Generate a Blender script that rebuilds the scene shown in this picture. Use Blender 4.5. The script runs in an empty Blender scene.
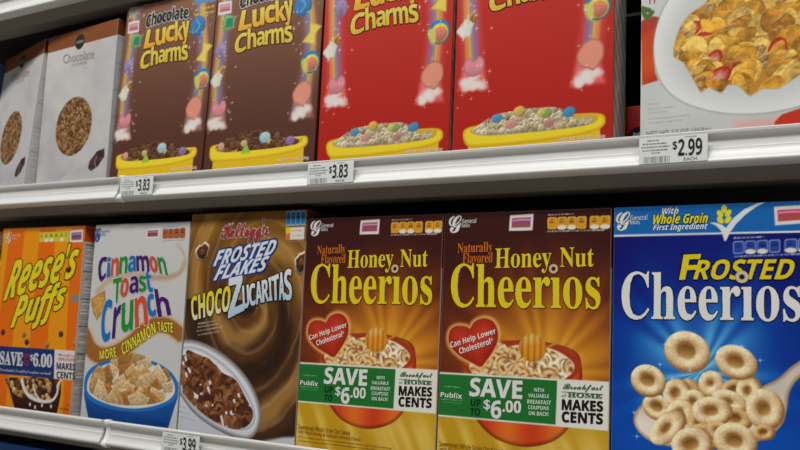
import bpy, math, random
import numpy as np
from mathutils import Matrix

scene = bpy.context.scene
COL = scene.collection

# ---------------------------------------------------------------- camera
cd = bpy.data.cameras.new('camera')
cam = bpy.data.objects.new('camera', cd)
COL.objects.link(cam)
R_ = (0.85465095, 0.51758762, 0.04092443)
U_ = (0.02548274, -0.12054282, 0.99238101)
F_ = (-0.51857727, 0.8470965, 0.11621158)
cam.matrix_world = Matrix(((R_[0], U_[0], -F_[0], 0.6584), (R_[1], U_[1], -F_[1], -0.868),
                           (R_[2], U_[2], -F_[2], 0.1453), (0, 0, 0, 1)))
cd.sensor_width = 36
cd.lens = 870.84 * 36 / 800
cd.clip_start = 0.02
scene.camera = cam
cd.dof.use_dof = True
cd.dof.focus_distance = 0.95
cd.dof.aperture_fstop = 9.5

# ---------------------------------------------------------------- light and exposure
scene.view_settings.view_transform = 'Standard'
scene.view_settings.look = 'None'
scene.view_settings.gamma = 1
scene.view_settings.exposure = 0.0
w = bpy.data.worlds.new('store_ambient')
scene.world = w
w.use_nodes = True
w.node_tree.nodes['Background'].inputs[0].default_value = (0.93, 0.97, 1.0, 1)
w.node_tree.nodes['Background'].inputs[1].default_value = 0.14


def area(name, loc, size, power, col, target):
    ld = bpy.data.lights.new(name, 'AREA')
    ld.shape = 'RECTANGLE'
    ld.size, ld.size_y = size
    ld.energy = power
    ld.color = col
    o = bpy.data.objects.new(name, ld)
    COL.objects.link(o)
    o.location = loc
    from mathutils import Vector
    o.rotation_euler = (Vector(target) - Vector(loc)).to_track_quat('-Z', 'Y').to_euler()
    return o


# two rows of fluorescent ceiling fixtures running along the aisle
for k, (x, y, p) in enumerate([(-1.7, -1.35, 30), (0.1, -1.35, 34), (1.9, -1.35, 30)]):
    area('ceiling_light', (x, y, 2.1), (1.2, 0.3), p, (1.0, 0.98, 0.94), (x, y + .3, 0))

# ---------------------------------------------------------------- helpers


def tag(o, label=None, cat=None, group=None, kind=None):
    for k, v in (('label', label), ('category', cat), ('group', group), ('kind', kind)):
        if v:
            o[k] = v
    return o


def lin(c):
    c = np.clip(np.asarray(c, float), 0, 1)
    return np.where(c <= .04045, c / 12.92, ((c + .055) / 1.055) ** 2.4)


def rgb(*c):
    return np.array(c, float) / 255


def mat(name, color, rough=.5, metal=0., spec=.5, noise=None, bump=None):
    m = bpy.data.materials.new(name)
    m.use_nodes = True
    nt = m.node_tree
    b = nt.nodes['Principled BSDF']
    c = lin(np.array(color) / 255)
    b.inputs['Base Color'].default_value = (*c, 1)
    b.inputs['Roughness'].default_value = rough
    b.inputs['Metallic'].default_value = metal
    b.inputs['Specular IOR Level'].default_value = spec
    if noise or bump:
        tc = nt.nodes.new('ShaderNodeTexCoord')
        mp = nt.nodes.new('ShaderNodeMapping')
        sc = (noise or bump)[0]
        mp.inputs['Scale'].default_value = sc
        nt.links.new(tc.outputs['Object'], mp.inputs['Vector'])
        n = nt.nodes.new('ShaderNodeTexNoise')
        n.inputs['Scale'].default_value = 1
        n.inputs['Detail'].default_value = 4
        nt.links.new(mp.outputs[0], n.inputs['Vector'])
        if noise:
            r = nt.nodes.new('ShaderNodeValToRGB')
            a = noise[1]
            r.color_ramp.elements[0].color = (*(c * (1 - a)), 1)
            r.color_ramp.elements[1].color = (*np.clip(c * (1 + a), 0, 1), 1)
            r.color_ramp.elements[0].position = .3
            r.color_ramp.elements[1].position = .7
            nt.links.new(n.outputs['Fac'], r.inputs['Fac'])
            nt.links.new(r.outputs[0], b.inputs['Base Color'])
            rr = nt.nodes.new('ShaderNodeMapRange')
            rr.inputs['To Min'].default_value = rough * .8
            rr.inputs['To Max'].default_value = rough * 1.25
            nt.links.new(n.outputs['Fac'], rr.inputs['Value'])
            nt.links.new(rr.outputs[0], b.inputs['Roughness'])
        if bump:
            bp = nt.nodes.new('ShaderNodeBump')
            bp.inputs['Strength'].default_value = bump[1]
            bp.inputs['Distance'].default_value = .001
            nt.links.new(n.outputs['Fac'], bp.inputs['Height'])
            nt.links.new(bp.outputs[0], b.inputs['Normal'])
    return m


def ink_material(name, rough):
    m = bpy.data.materials.new(name)
    m.use_nodes = True
    nt = m.node_tree
    b = nt.nodes['Principled BSDF']
    a = nt.nodes.new('ShaderNodeAttribute')
    a.attribute_name = 'ink'
    nt.links.new(a.outputs['Color'], b.inputs['Base Color'])
    b.inputs['Roughness'].default_value = rough
    b.inputs['Specular IOR Level'].default_value = .22
    return m


INK = ink_material('printed_cardboard', .46)
INKP = ink_material('printed_paper', .6)


def link(name, me, m, parent=None):
    o = bpy.data.objects.new(name, me)
    COL.objects.link(o)
    me.materials.append(m)
    o.parent = parent
    return o


def empty(name, loc=(0, 0, 0), rz=0):
    o = bpy.data.objects.new(name, None)
    o.empty_display_size = .02
    o.location = loc
    o.rotation_euler = (0, 0, rz)
    COL.objects.link(o)
    return o


def copy_tree(o, parent=None):
    c = o.copy()
    COL.objects.link(c)
    c.parent = parent
    for ch in list(o.children):
        copy_tree(ch, c)
    return c


def mesh_np(name, V, F, cols=None, smooth=False):
    """V (n,3) array, F list or (m,k) array, cols (n,3) display-referred 0..1"""
    me = bpy.data.meshes.new(name)
    if isinstance(F, np.ndarray):
        k = F.shape[1]
        me.vertices.add(len(V))
        me.vertices.foreach_set('co', np.ascontiguousarray(V, dtype=np.float32).ravel())
        me.loops.add(F.size)
        me.loops.foreach_set('vertex_index', F.astype(np.int32).ravel())
        me.polygons.add(len(F))
        me.polygons.foreach_set('loop_start', np.arange(0, F.size, k, dtype=np.int32))
        me.polygons.foreach_set('loop_total', np.full(len(F), k, dtype=np.int32))
        me.update(calc_edges=True)
    else:
        me.from_pydata([tuple(map(float, v)) for v in V], [], F)
        me.update()
    if cols is not None:
        a = me.attributes.new('ink', 'FLOAT_COLOR', 'POINT')
        c4 = np.ones((len(V), 4), np.float32)
        c4[:, :3] = lin(cols)
        a.data.foreach_set('color', c4.ravel())
    if smooth:
        me.polygons.foreach_set('use_smooth', np.ones(len(me.polygons), bool))
    return me


class MB:
    """collects simple solids into one mesh"""

    def __init__(s):
        s.v, s.f = [], []

    def box(s, x0, x1, y0, y1, z0, z1):
        n = len(s.v)
        s.v += [(x, y, z) for x in (x0, x1) for y in (y0, y1) for z in (z0, z1)]
        s.f += [tuple(n + i for i in q) for q in
                ((0, 1, 3, 2), (4, 6, 7, 5), (0, 4, 5, 1), (2, 3, 7, 6), (0, 2, 6, 4), (1, 5, 7, 3))]
        return s

    def prism(s, prof, x0, x1):
        """closed (y,z) outline swept along x"""
        n, k = len(s.v), len(prof)
        s.v += [(x0, y, z) for y, z in prof] + [(x1, y, z) for y, z in prof]
        for i in range(k):
            j = (i + 1) % k
            s.f.append((n + i, n + j, n + k + j, n + k + i))
        s.f.append(tuple(n + i for i in range(k))[::-1])
        s.f.append(tuple(n + k + i for i in range(k)))
        return s

    def build(s, name, m, parent=None, bevel=0, smooth=False):
        me = mesh_np(name, s.v, s.f)
        o = link(name, me, m, parent)
        if smooth:
            me.polygons.foreach_set('use_smooth', np.ones(len(me.polygons), bool))
            me.set_sharp_from_angle(angle=math.radians(50))
        if bevel:
            b = o.modifiers.new('bevel', 'BEVEL')
            b.width = bevel
            b.segments = 2
            b.limit_method = 'ANGLE'
        return o


# ---------------------------------------------------------------- printing
BULGE = .0004
LIFT = .00035
RES = .8


def noise2(U, V, s, seed):
    r = np.random.RandomState(seed)
    g = r.rand(96, 96)
    x, y = U / s % 95, V / s % 95
    i, j = np.floor(x).astype(int), np.floor(y).astype(int)
    a, b = x - i, y - j
    a, b = a * a * (3 - 2 * a), b * b * (3 - 2 * b)
    i2, j2 = (i + 1) % 96, (j + 1) % 96
    return (g[j, i] * (1 - a) + g[j, i2] * a) * (1 - b) + (g[j2, i] * (1 - a) + g[j2, i2] * a) * b


def fbm(U, V, s, seed):
    return (noise2(U, V, s, seed) * .5 + noise2(U, V, s / 2, seed + 1) * .3 + noise2(U, V, s / 4, seed + 2) * .2)


def smooth_pts(pts, n=6, closed=True):
    P = np.array(pts, float)
    out = []
    k = len(P)
    for i in range(k if closed else k - 1):
        p0, p1, p2, p3 = (P[(i - 1) % k], P[i], P[(i + 1) % k], P[(i + 2) % k]) if closed else \
            (P[max(i - 1, 0)], P[i], P[i + 1], P[min(i + 2, k - 1)])
        for t in np.linspace(0, 1, n, endpoint=False):
            out.append(.5 * ((2 * p1) + (p2 - p0) * t + (2 * p0 - 5 * p1 + 4 * p2 - p3) * t * t + (3 * p1 - p0 - 3 * p2 + p3) * t ** 3))
    if not closed:
        out.append(P[-1])
    return np.array(out)


def mix(a, b, t):
    t = np.clip(t, 0, 1)
    if np.ndim(t):
        t = t[..., None]
    return np.asarray(a) * (1 - t) + np.asarray(b) * t


class Panel:
    def __init__(s, W, H, res=RES, color=(.5, .5, .5)):
        s.W, s.H = W, H
        s.nx, s.ny = int(round(W / res)) + 1, int(round(H / res)) + 1
        s.res = res
        s.U, s.V = np.meshgrid(np.linspace(0, W, s.nx), np.linspace(0, H, s.ny))
        s.C = np.ones((s.ny, s.nx, 3)) * np.asarray(color)
        s.L = np.zeros((s.ny, s.nx), int)
        s.names = ['front_panel']
        s.lab = 0
        s.clip = None
        s.rnd = random.Random(7)

    def part(s, name=None, new=False):
        """what is printed from here on belongs to this part (None: the carton)"""
        if name is None:
            s.lab = 0
        else:
            if new or name not in s.names:
                s.names.append(name)
            s.lab = len(s.names) - 1 if new else s.names.index(name)

    def win(s, x0, x1, y0, y1):
        i0 = max(0, int(x0 / s.W * (s.nx - 1)) - 1)
        i1 = min(s.nx, int(x1 / s.W * (s.nx - 1)) + 3)
        j0 = max(0, int(y0 / s.H * (s.ny - 1)) - 1)
        j1 = min(s.ny, int(y1 / s.H * (s.ny - 1)) + 3)
        if i0 >= i1 or j0 >= j1:
            return None
        return (slice(j0, j1), slice(i0, i1))

    def put(s, sl, m, col):
        if sl is None:
            return
        if s.clip is not None:
            m = m * s.clip[sl]
        s.C[sl] = s.C[sl] * (1 - m[..., None]) + np.asarray(col) * m[..., None]
        s.L[sl] = np.where(m > .5, s.lab, s.L[sl])

    def sdf(s, sl, P):
        U, V = s.U[sl], s.V[sl]
        d = np.full(U.shape, 1e9)
        ins = np.zeros(U.shape, bool)
        n = len(P)
        for i in range(n):
            ax, ay = P[i]
            bx, by = P[(i + 1) % n]
            ex, ey = bx - ax, by - ay
            L = ex * ex + ey * ey + 1e-12
            t = np.clip(((U - ax) * ex + (V - ay) * ey) / L, 0, 1)
            d = np.minimum(d, np.hypot(U - ax - t * ex, V - ay - t * ey))
            if ay != by:
                c = ((ay > V) != (by > V)) & (U < (bx - ax) * (V - ay) / (by - ay) + ax)
                ins ^= c
        return np.where(ins, d, -d)

    def poly(s, P, col, soft=.5, curve=False, alpha=1., grow=0.):
        P = np.array(P, float)
        if curve:
            P = smooth_pts(P)
        e = soft + abs(grow)
        sl = s.win(P[:, 0].min() - e, P[:, 0].max() + e, P[:, 1].min() - e, P[:, 1].max() + e)
        if sl is None:
            return
        d = s.sdf(sl, P) + grow
        m = np.clip(.5 + d / (2 * soft), 0, 1) * alpha
        if callable(col):
            col = col(s.U[sl], s.V[sl], d)
        s.put(sl, m, col)

    def mask(s, P, curve=True, soft=.5):
        P = smooth_pts(P) if curve else np.array(P, float)
        sl = (slice(0, s.ny), slice(0, s.nx))
        return np.clip(.5 + s.sdf(sl, P) / (2 * soft), 0, 1)

    def ell(s, c, a, b, col, rot=0, soft=.5, alpha=1.):
        r = max(a, b) + soft
        sl = s.win(c[0] - r, c[0] + r, c[1] - r, c[1] + r)
        if sl is None:
            return
        x, y = s.U[sl] - c[0], s.V[sl] - c[1]
        ca, sa = math.cos(rot), math.sin(rot)
        X, Y = (x * ca + y * sa) / a, (-x * sa + y * ca) / b
        q = np.hypot(X, Y)
        m = np.clip(.5 + (1 - q) * min(a, b) / (2 * soft), 0, 1) * alpha
        if callable(col):
            col = col(X, Y, q)
        s.put(sl, m, col)

    def stroke(s, P, width, col, soft=.6, alpha=1., curve=True):
        P = smooth_pts(P, 6, False) if curve else np.array(P, float)
        w_ = np.linspace(width[0], width[1], len(P)) if isinstance(width, tuple) else np.full(len(P), width)
        e = w_.max() + soft
        sl = s.win(P[:, 0].min() - e, P[:, 0].max() + e, P[:, 1].min() - e, P[:, 1].max() + e)
        if sl is None:
            return
        U, V = s.U[sl], s.V[sl]
        best = np.full(U.shape, -1e9)
        for i in range(len(P) - 1):
            ax, ay = P[i]
            ex, ey = P[i + 1] - P[i]
            L = ex * ex + ey * ey + 1e-12
            t = np.clip(((U - ax) * ex + (V - ay) * ey) / L, 0, 1)
            best = np.maximum(best, w_[i] / 2 - np.hypot(U - ax - t * ex, V - ay - t * ey))
        s.put(sl, np.clip(.5 + best / (2 * soft), 0, 1) * alpha, col)

    def greek(s, p0, p1, h, col, seed=0, alpha=.8):
        """a line of print too fine to read"""
        r = random.Random(seed)
        p0, p1 = np.array(p0, float), np.array(p1, float)
        L = np.linalg.norm(p1 - p0)
        t = 0.
        while t < L:
            wl = min(r.uniform(1.2, 3.2) * h, L - t)
            a, b = p0 + (p1 - p0) * t / L, p0 + (p1 - p0) * (t + wl) / L
            hh = h * r.uniform(.38, .5)
            s.poly([(a[0], a[1] - hh), (b[0], b[1] - hh), (b[0], b[1] + hh), (a[0], a[1] + hh)], col, soft=.35, alpha=alpha * r.uniform(.6, 1))
            t += wl + h * .45

    # pictures of food -----------------------------------------------------
    def ring(s, c, rx, ry, base=rgb(222, 190, 140), hole=.36, rot=0., dark=.5, seed=0):
        def f(X, Y, q):
            rc, wd = (1 + hole) / 2, (1 - hole) / 2
            k = np.clip((q - rc) / wd, -1, 1)
            nz = np.sqrt(1 - k * k)
            qq = np.maximum(q, 1e-3)
            lam = k * X / qq * -.5 + k * Y / qq * .6 + nz * .62
            n = .55 * fbm(X * rx, Y * ry, 5, seed + 3) + .45 * noise2(X * rx, Y * ry, 1.5, seed + 9)
            lo = base * np.array([.66, .5, .32])
            c_ = mix(lo, base * 1.06, np.clip(lam * 1.15 + .05, 0, 1)) * (.84 + .3 * n)[..., None]
            h = np.clip((hole - q) / .14 + .4, 0, 1)[..., None]
            inner = mix(base * np.array([.5, .36, .2]), base * np.array([.86, .72, .5]), np.clip(.45 - Y / hole * .6 + X / hole * .2, 0, 1))
            return np.clip(c_ * (1 - h) + inner * h, 0, 1)
        s.ell(c, rx, ry, f, rot)

    def sheet(s, c, r, base, seed=0):
        """a thin curled flake"""
        rn = random.Random(seed)
        n = rn.randint(6, 9)
        a0 = rn.uniform(0, 6.3)
        el, ro = rn.uniform(.5, .8), rn.uniform(0, 3.14)
        P = []
        for i in range(n):
            a = a0 + i * 2 * math.pi / n
            q = r * rn.uniform(.75, 1.1)
            x, y = q * math.cos(a), q * math.sin(a) * el
            P.append((c[0] + x * math.cos(ro) - y * math.sin(ro), c[1] + x * math.sin(ro) + y * math.cos(ro)))
        P = smooth_pts(P, 3)
        g = rn.uniform(0, 6.3)
        lx, ly = math.cos(g), math.sin(g)

        def f(U, V, d):
            w_ = ((U - c[0]) * lx + (V - c[1]) * ly) / r
            nn = fbm(U, V, 4, seed % 50)
            sh = .78 + .2 * np.sin(w_ * 3.2 + seed) + .8 * (nn - .5) + .12 * (V - c[1]) / r
            edge = np.clip(1 - d / 1.5, 0, 1)
            sh = sh + edge * np.where(w_ > 0, .32, -.42)
            return np.clip(mix(base * .55, base * 1.2, sh - .15), 0, 1)
        s.poly(P, f, soft=.5)

    def flake(s, c, r, base, seed=0, hi=1.25, asp=.75, rot=None):
        rn = random.Random(seed)
        p1, p2, p3 = rn.uniform(0, 6.3), rn.uniform(0, 6.3), rn.uniform(0, 6.3)
        rot = rn.uniform(0, 3.14) if rot is None else rot
        sl = s.win(c[0] - r * 1.4, c[0] + r * 1.4, c[1] - r * 1.4, c[1] + r * 1.4)
        if sl is None:
            return
        x, y = s.U[sl] - c[0], s.V[sl] - c[1]
        X, Y = x * math.cos(rot) + y * math.sin(rot), (-x * math.sin(rot) + y * math.cos(rot)) / asp
        th, q = np.arctan2(Y, X), np.hypot(X, Y) / r
        R = .88 + .13 * np.sin(2 * th + p1) + .09 * np.sin(3 * th + p2) + .05 * np.sin(7 * th + p3)
        e = q / R
        m = np.clip(.5 + (1 - e) * r / 1.0, 0, 1)
        g = .5 + .5 * (y * .75 - x * .4) / r
        n = noise2(s.U[sl], s.V[sl], max(1.2, r * .35), seed + 11)
        sh = .52 + .42 * g + .3 * (n - .5)
        rim = np.clip((e - .72) / .2, 0, 1) * np.clip(g, 0, 1)
        dk = np.clip((e - .8) / .2, 0, 1) * (1 - np.clip(g, 0, 1))
        sh = sh + .35 * rim - .35 * dk
        s.put(sl, m, np.clip(np.asarray(base)[None, None] * np.clip(sh, .15, hi)[..., None], 0, 1))

    def square(s, c, r, base, rot, seed=0, asp=.8):
        k = np.array([(-1, -1), (1, -1), (1, 1), (-1, 1)], float) * r
        rn = random.Random(seed)
        k += np.array([(rn.uniform(-.2, .2) * r, rn.uniform(-.2, .2) * r) for _ in range(4)])
        k[:, 1] *= asp
        P = np.stack([c[0] + k[:, 0] * math.cos(rot) - k[:, 1] * math.sin(rot), c[1] + k[:, 0] * math.sin(rot) + k[:, 1] * math.cos(rot)], 1)

        def f(U, V, d):
            n = noise2(U, V, 1.8, seed + 5)
            st = .5 + .5 * np.sin(((U - c[0]) * math.cos(rot) + (V - c[1]) * math.sin(rot)) * 2.2)
            g = (V - c[1]) / r * .12
            sh = .82 + .3 * (n - .5) + g + .1 * st - .28 * np.clip(1 - d / 1.3, 0, 1) * ((V < c[1]) * 1.)
            sh = sh + .12 * np.clip(1 - np.abs(d - 1.6) / 1.2, 0, 1)
            return np.clip(base * sh[..., None], 0, 1)
        s.poly(P, f, soft=.6)

    def pile(s, region, n, fn, curve=True, jitter=.0):
        m = s.mask(region, curve)
        old = s.clip
        s.clip = m if old is None else m * old
        ys, xs = np.nonzero(m > .5)
        pts = []
        for k in range(n):
            i = s.rnd.randrange(len(ys))
            pts.append((s.U[ys[i], xs[i]], s.V[ys[i], xs[i]]))
        pts.sort(key=lambda p: -p[1] + s.rnd.uniform(-jitter, jitter))
        for k, p in enumerate(pts):
            fn(p, k)
        s.clip = old

    def sparkle(s, c, r=1.6, col=(1, 1, 1), a=.8):
        s.ell(c, r * .5, r * .5, col, soft=r * .5, alpha=a)
        s.ell(c, r * 1.5, r * .16, col, soft=.35, alpha=a * .7)
        s.ell(c, r * .16, r * 1.5, col, soft=.35, alpha=a * .7)

    def badge(s, Q, inner=(150, 70, 110), name='school_coupon'):
        """small white clip-out coupon with a pink and brown picture"""
        s.part(name)
        Q = np.array(Q, float)
        s.poly(Q, rgb(222, 216, 214))
        c = Q.mean(0)
        s.poly(c + (Q - c) * np.array([.8, .62]), rgb(*inner))
        k = c + (Q - c) * np.array([.7, .45])
        s.stroke([k[3] + (0, .6), (k[3] + k[2]) / 2 + (0, 1.8), k[2] + (0, .6)], 1.7, rgb(150, 95, 40))
        s.stroke([k[0] - (0, 1.3), (k[0] + k[1]) / 2 - (0, .9), k[1] - (0, 1.3)], 1.3, rgb(225, 200, 215), alpha=.8)
        s.part(None)

    def pills(s, Q, cols, white, base, edge, name='nutrition_strip', blank=()):
        """row of rounded nutrition tabs inside the quad Q (TL,TR,BR,BL)"""
        s.part(name)
        Q = np.array(Q, float)
        for i, (a, b) in enumerate(cols):
            q = lambda u, v: (Q[0] * (1 - u) + Q[1] * u) * (1 - v) + (Q[3] * (1 - u) + Q[2] * u) * v
            P = [q(a, .12), q(a + (b - a) * .12, 0), q(b - (b - a) * .12, 0), q(b, .12), q(b, .88), q(b - (b - a) * .12, 1), q(a + (b - a) * .12, 1), q(a, .88)]
            s.poly(P, rgb(*edge))
            c = np.mean(P, 0)
            s.poly(c + (np.array(P) - c) * .86, rgb(*base))
            if i in white:
                w0 = q((a + b) / 2, .86)
                s.ell(w0, abs(Q[1][0] - Q[0][0]) * (b - a) * .46, abs(Q[3][1] - Q[0][1]) * .2, rgb(225, 220, 205))
            m0, m1 = q(a + (b - a) * .22, .42), q(b - (b - a) * .22, .42)
            s.greek(m0, m1, abs(Q[3][1] - Q[0][1]) * .2, rgb(base[0] * .4, base[1] * .35, base[2] * .3), i + 3, .7)
            m0, m1 = q(a + (b - a) * .3, .2), q(b - (b - a) * .3, .2)
            s.greek(m0, m1, abs(Q[3][1] - Q[0][1]) * .14, rgb(base[0] * .4, base[1] * .35, base[2] * .3), i + 9, .6)
        s.part(None)

    # meshes -----------------------------------------------------------------
    def surface(s, side=None):
        """vertex positions: front (x,-y) or right side"""
        if side == 'right':
            return np.stack([np.full(s.U.shape, side_x), s.U / 1000, s.V / 1000], -1)
        return None


def bulge(u, v, W, H):
    return BULGE * np.sin(np.pi * np.clip(u / W, 0, 1)) * np.sin(np.pi * np.clip(v / H, 0, 1))


def emit(panel, root, frame, mat_=INK):
    """frame(u,v)->(n,3). One mesh per printed part; returns dict name->object"""
    P = frame(panel.U.ravel(), panel.V.ravel())
    C = panel.C.reshape(-1, 3)
    j, i = np.meshgrid(np.arange(panel.ny - 1), np.arange(panel.nx - 1), indexing='ij')
    a = (j * panel.nx + i).ravel()
    F = np.stack([a, a + 1, a + 1 + panel.nx, a + panel.nx], 1)
    L = panel.L[:-1, :-1].ravel()
    out = {}
    for k, nm in enumerate(panel.names):
        f = F[L == k]
        if not len(f):
            continue
        used, inv = np.unique(f, return_inverse=True)
        me = mesh_np(nm, P[used], inv.reshape(f.shape), C[used], smooth=True)
        out[nm] = link(nm, me, mat_, root)
    return out


# ---------------------------------------------------------------- lettering
STY = {'serif': (0x1D400, 0x1D41A, 0x1D7CE), 'bold': (0x1D5D4, 0x1D5EE, 0x1D7EC), 'italic': (0x1D63C, 0x1D656, 0x1D7EC),
       'script': (0x1D4D0, 0x1D4EA, 0x1D7CE), 'sans': (0x1D5A0, 0x1D5BA, 0x1D7E2), 'seriti': (0x1D468, 0x1D482, 0x1D7CE),
       'plain': None}
_cache = {}


def glyphs(s, style, nodot=False):
    key = (s, style, nodot)
    if key in _cache:
        return _cache[key]
    st = STY[style]
    body = ''
    for ch in s:
        if st and 'A' <= ch <= 'Z':
            body += chr(st[0] + ord(ch) - 65)
        elif st and 'a' <= ch <= 'z':
            body += chr(st[1] + ord(ch) - 97)
        elif st and '0' <= ch <= '9':
            body += chr(st[2] + ord(ch) - 48)
        else:
            body += ch
    c = bpy.data.curves.new('t', 'FONT')
    c.resolution_u = 3
    c.body = body
    o = bpy.data.objects.new('t', c)
    COL.objects.link(o)
    bpy.context.view_layer.update()
    dg = bpy.context.evaluated_depsgraph_get()
    m = bpy.data.meshes.new_from_object(o.evaluated_get(dg))
    V = np.array([v.co[:2] for v in m.vertices])
    F = [tuple(p.vertices) for p in m.polygons]
    bpy.data.objects.remove(o)
    bpy.data.curves.remove(c)
    bpy.data.meshes.remove(m)
    # weld duplicates so that islands can be found
    if nodot:
        _, inv = np.unique(np.round(V, 5), axis=0, return_inverse=True)
        inv = inv.ravel()
        par = list(range(inv.max() + 1))

        def find(a):
            while par[a] != a:
                par[a] = par[par[a]]
                a = par[a]
            return a
        for f in F:
            r0 = find(inv[f[0]])
            for q in f[1:]:
                par[find(inv[q])] = r0
        isl = np.array([find(inv[k]) for k in range(len(V))])
        H = V[:, 1].max()
        bad = set()
        for r in set(isl):
            mm = V[isl == r]
            if mm[:, 1].min() > .72 * H and np.ptp(mm[:, 0]) < .3 * H:
                bad.add(r)
        F = [f for f in F if isl[f[0]] not in bad]
    _cache[key] = (V, F)
    return V, F


class Text:
    def __init__(s, panel=None, frame=None):
        s.V, s.F, s.C = [], [], []
        s.n = 0
        s.panel, s.frame = panel, frame

    def add(s, text, Q, col, style='bold', edge=None, bow=0, fat=0, level=0, nodot=False, taper=None):
        """text mapped onto the quad Q=(TL,TR,BR,BL) in panel millimetres; edge=(colour,width)"""
        V, F = glyphs(text, style, nodot)
        lo, hi = V.min(0), V.max(0)
        st = (V - lo) / np.maximum(hi - lo, 1e-6)
        Q = np.array(Q, float)
        S, T = st[:, :1], st[:, 1:]
        P = (Q[3] * (1 - S) + Q[2] * S) * (1 - T) + (Q[0] * (1 - S) + Q[1] * S) * T
        P[:, 1] += bow * (1 - (2 * S[:, 0] - 1) ** 2)
        col = np.array(col, float)
        if col.ndim == 2:
            cc = mix(col[1], col[0], T[:, 0])
        else:
            cc = np.tile(col, (len(P), 1))
        z = level * 4
        if edge is not None:
            k = 14
            for a in range(k):
                w_ = np.array([math.cos(a * 2 * math.pi / k), math.sin(a * 2 * math.pi / k)]) * (edge[1] + fat)
                off = np.array(edge[2]) if len(edge) > 2 else 0
                s._push(P + w_ + off, F, np.tile(edge[0], (len(P), 1)), z)
        if fat:
            for a in range(8):
                w_ = np.array([math.cos(a * math.pi / 4), math.sin(a * math.pi / 4)]) * fat
                s._push(P + w_, F, cc, z + 1.4)
        s._push(P, F, cc, z + 2)
        return s

    def shape(s, P, col, level=0):
        """small flat printed outline, filled"""
        P = np.array(P, float)
        c = P.mean(0)
        n = len(P)
        V = np.vstack([P, c])
        s._push(V, [(i, (i + 1) % n, n) for i in range(n)], np.tile(col, (n + 1, 1)), level * 4 + 2)

    def ringshape(s, c, r0, r1, col, level=0, dark=None):
        n = 28
        a = np.linspace(0, 2 * np.pi, n, endpoint=False)
        V = np.vstack([np.stack([c[0] + r * np.cos(a), c[1] + r * 1.0 * np.sin(a)], 1) for r in (r0, (r0 + r1) / 2, r1)])
        cc = np.vstack([np.tile(np.asarray(col) * .62, (n, 1)), np.tile(col, (n, 1)), np.tile(np.asarray(col) * .75, (n, 1))])
        F = []
        for k in (0, 1):
            for i in range(n):
                j = (i + 1) % n
                F.append((k * n + i, k * n + j, (k + 1) * n + j, (k + 1) * n + i))
        s._push(V, F, cc, level * 4 + 2)
        if dark is not None:
            s._push(np.vstack([V[:n], [c]]), [(i, (i + 1) % n, n) for i in range(n)], np.tile(dark, (n + 1, 1)), level * 4 + 2)

    def _push(s, P, F, C, z):
        s.V.append((P, z))
        s.F += [tuple(s.n + i for i in f) for f in F]
        s.C.append(C)
        s.n += len(P)

    def build(s, name, parent, m=INK):
        pts = []
        for P, z in s.V:
            X = s.frame(P[:, 0], P[:, 1])
            X[:, 1] -= LIFT + z * .00003
            pts.append(X)
        me = mesh_np(name, np.vstack(pts), s.F, np.vstack(s.C))
        return link(name, me, m, parent)


def rect(a, b, c, d):
    """TL,TR,BR,BL from x0,x1,y0,y1 in mm"""
    return [(a, d), (b, d), (b, c), (a, c)]


# ---------------------------------------------------------------- cereal box body
def carton(root, P, depth, side_paint, edge_col, top_col, flip=False):
    """front print + painted right side + plain other faces + top flaps"""
    W, H, D = P.W / 1000, P.H / 1000, depth

    def front(u, v):
        y = -bulge(u, v, P.W, P.H)
        e = np.minimum(np.minimum(u, P.W - u), np.minimum(v, P.H - v))
        y = y + np.where(e < .3, .0004, 0)
        return np.stack([u / 1000, y, v / 1000], -1)
    # shade the fold line of the board a little paler, as worn print is
    e = np.minimum(P.U, P.W - P.U)
    P.C = mix(P.C, edge_col, np.where(e < P.res * .6, .55, 0))
    parts = emit(P, root, front)
    S = Panel(D * 1000, P.H, 1.2, color=edge_col)
    S.names = ['side_panel']
    side_paint(S)
    emit(S, root, lambda u, v: np.stack([np.full(u.shape, W), .0004 + u / 1000 * (1 - .0004 / D), v / 1000], -1))
    V = [(0, .0004, 0), (W, .0004, 0), (W, D, 0), (0, D, 0), (0, .0004, H), (W, .0004, H), (W, D, H), (0, D, H)]
    F = [(0, 3, 2, 1), (4, 5, 6, 7), (2, 3, 7, 6), (0, 4, 7, 3)]
    link('carton', mesh_np('carton', V, F, np.tile(top_col, (8, 1))), INK, root)
    fl = MB().box(.0015, W - .0015, .001, D - .002, H, H + .0006)
    m = mesh_np('top_flap', fl.v, fl.f, np.tile(np.asarray(top_col) * .9, (8, 1)))
    link('top_flap', m, INK, root)
    return parts, front


def nutrition_side(top_col, top_h, paper, ink=(60, 60, 60), seed=3):
    def f(S):
        S.C[:] = np.asarray(paper)
        S.poly(rect(0, S.W, S.H - top_h, S.H), top_col, curve=False)
        r = random.Random(seed)
        v = S.H - top_h - 6
        while v > 8:
            S.greek((5, v), (S.W - r.uniform(4, 12), v), 1.6, rgb(*ink), int(v))
            v -= r.choice((3.2, 3.2, 3.2, 5.5))
        for k in range(5):
            v = S.H - top_h - 4 - k * 41
            if v > 5:
                S.poly(rect(3, S.W - 3, v - .7, v + .7), rgb(*ink), curve=False)
        S.poly(rect(2.6, 3.2, 6, S.H - top_h - 3), rgb(*ink), curve=False)
    return f

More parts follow.
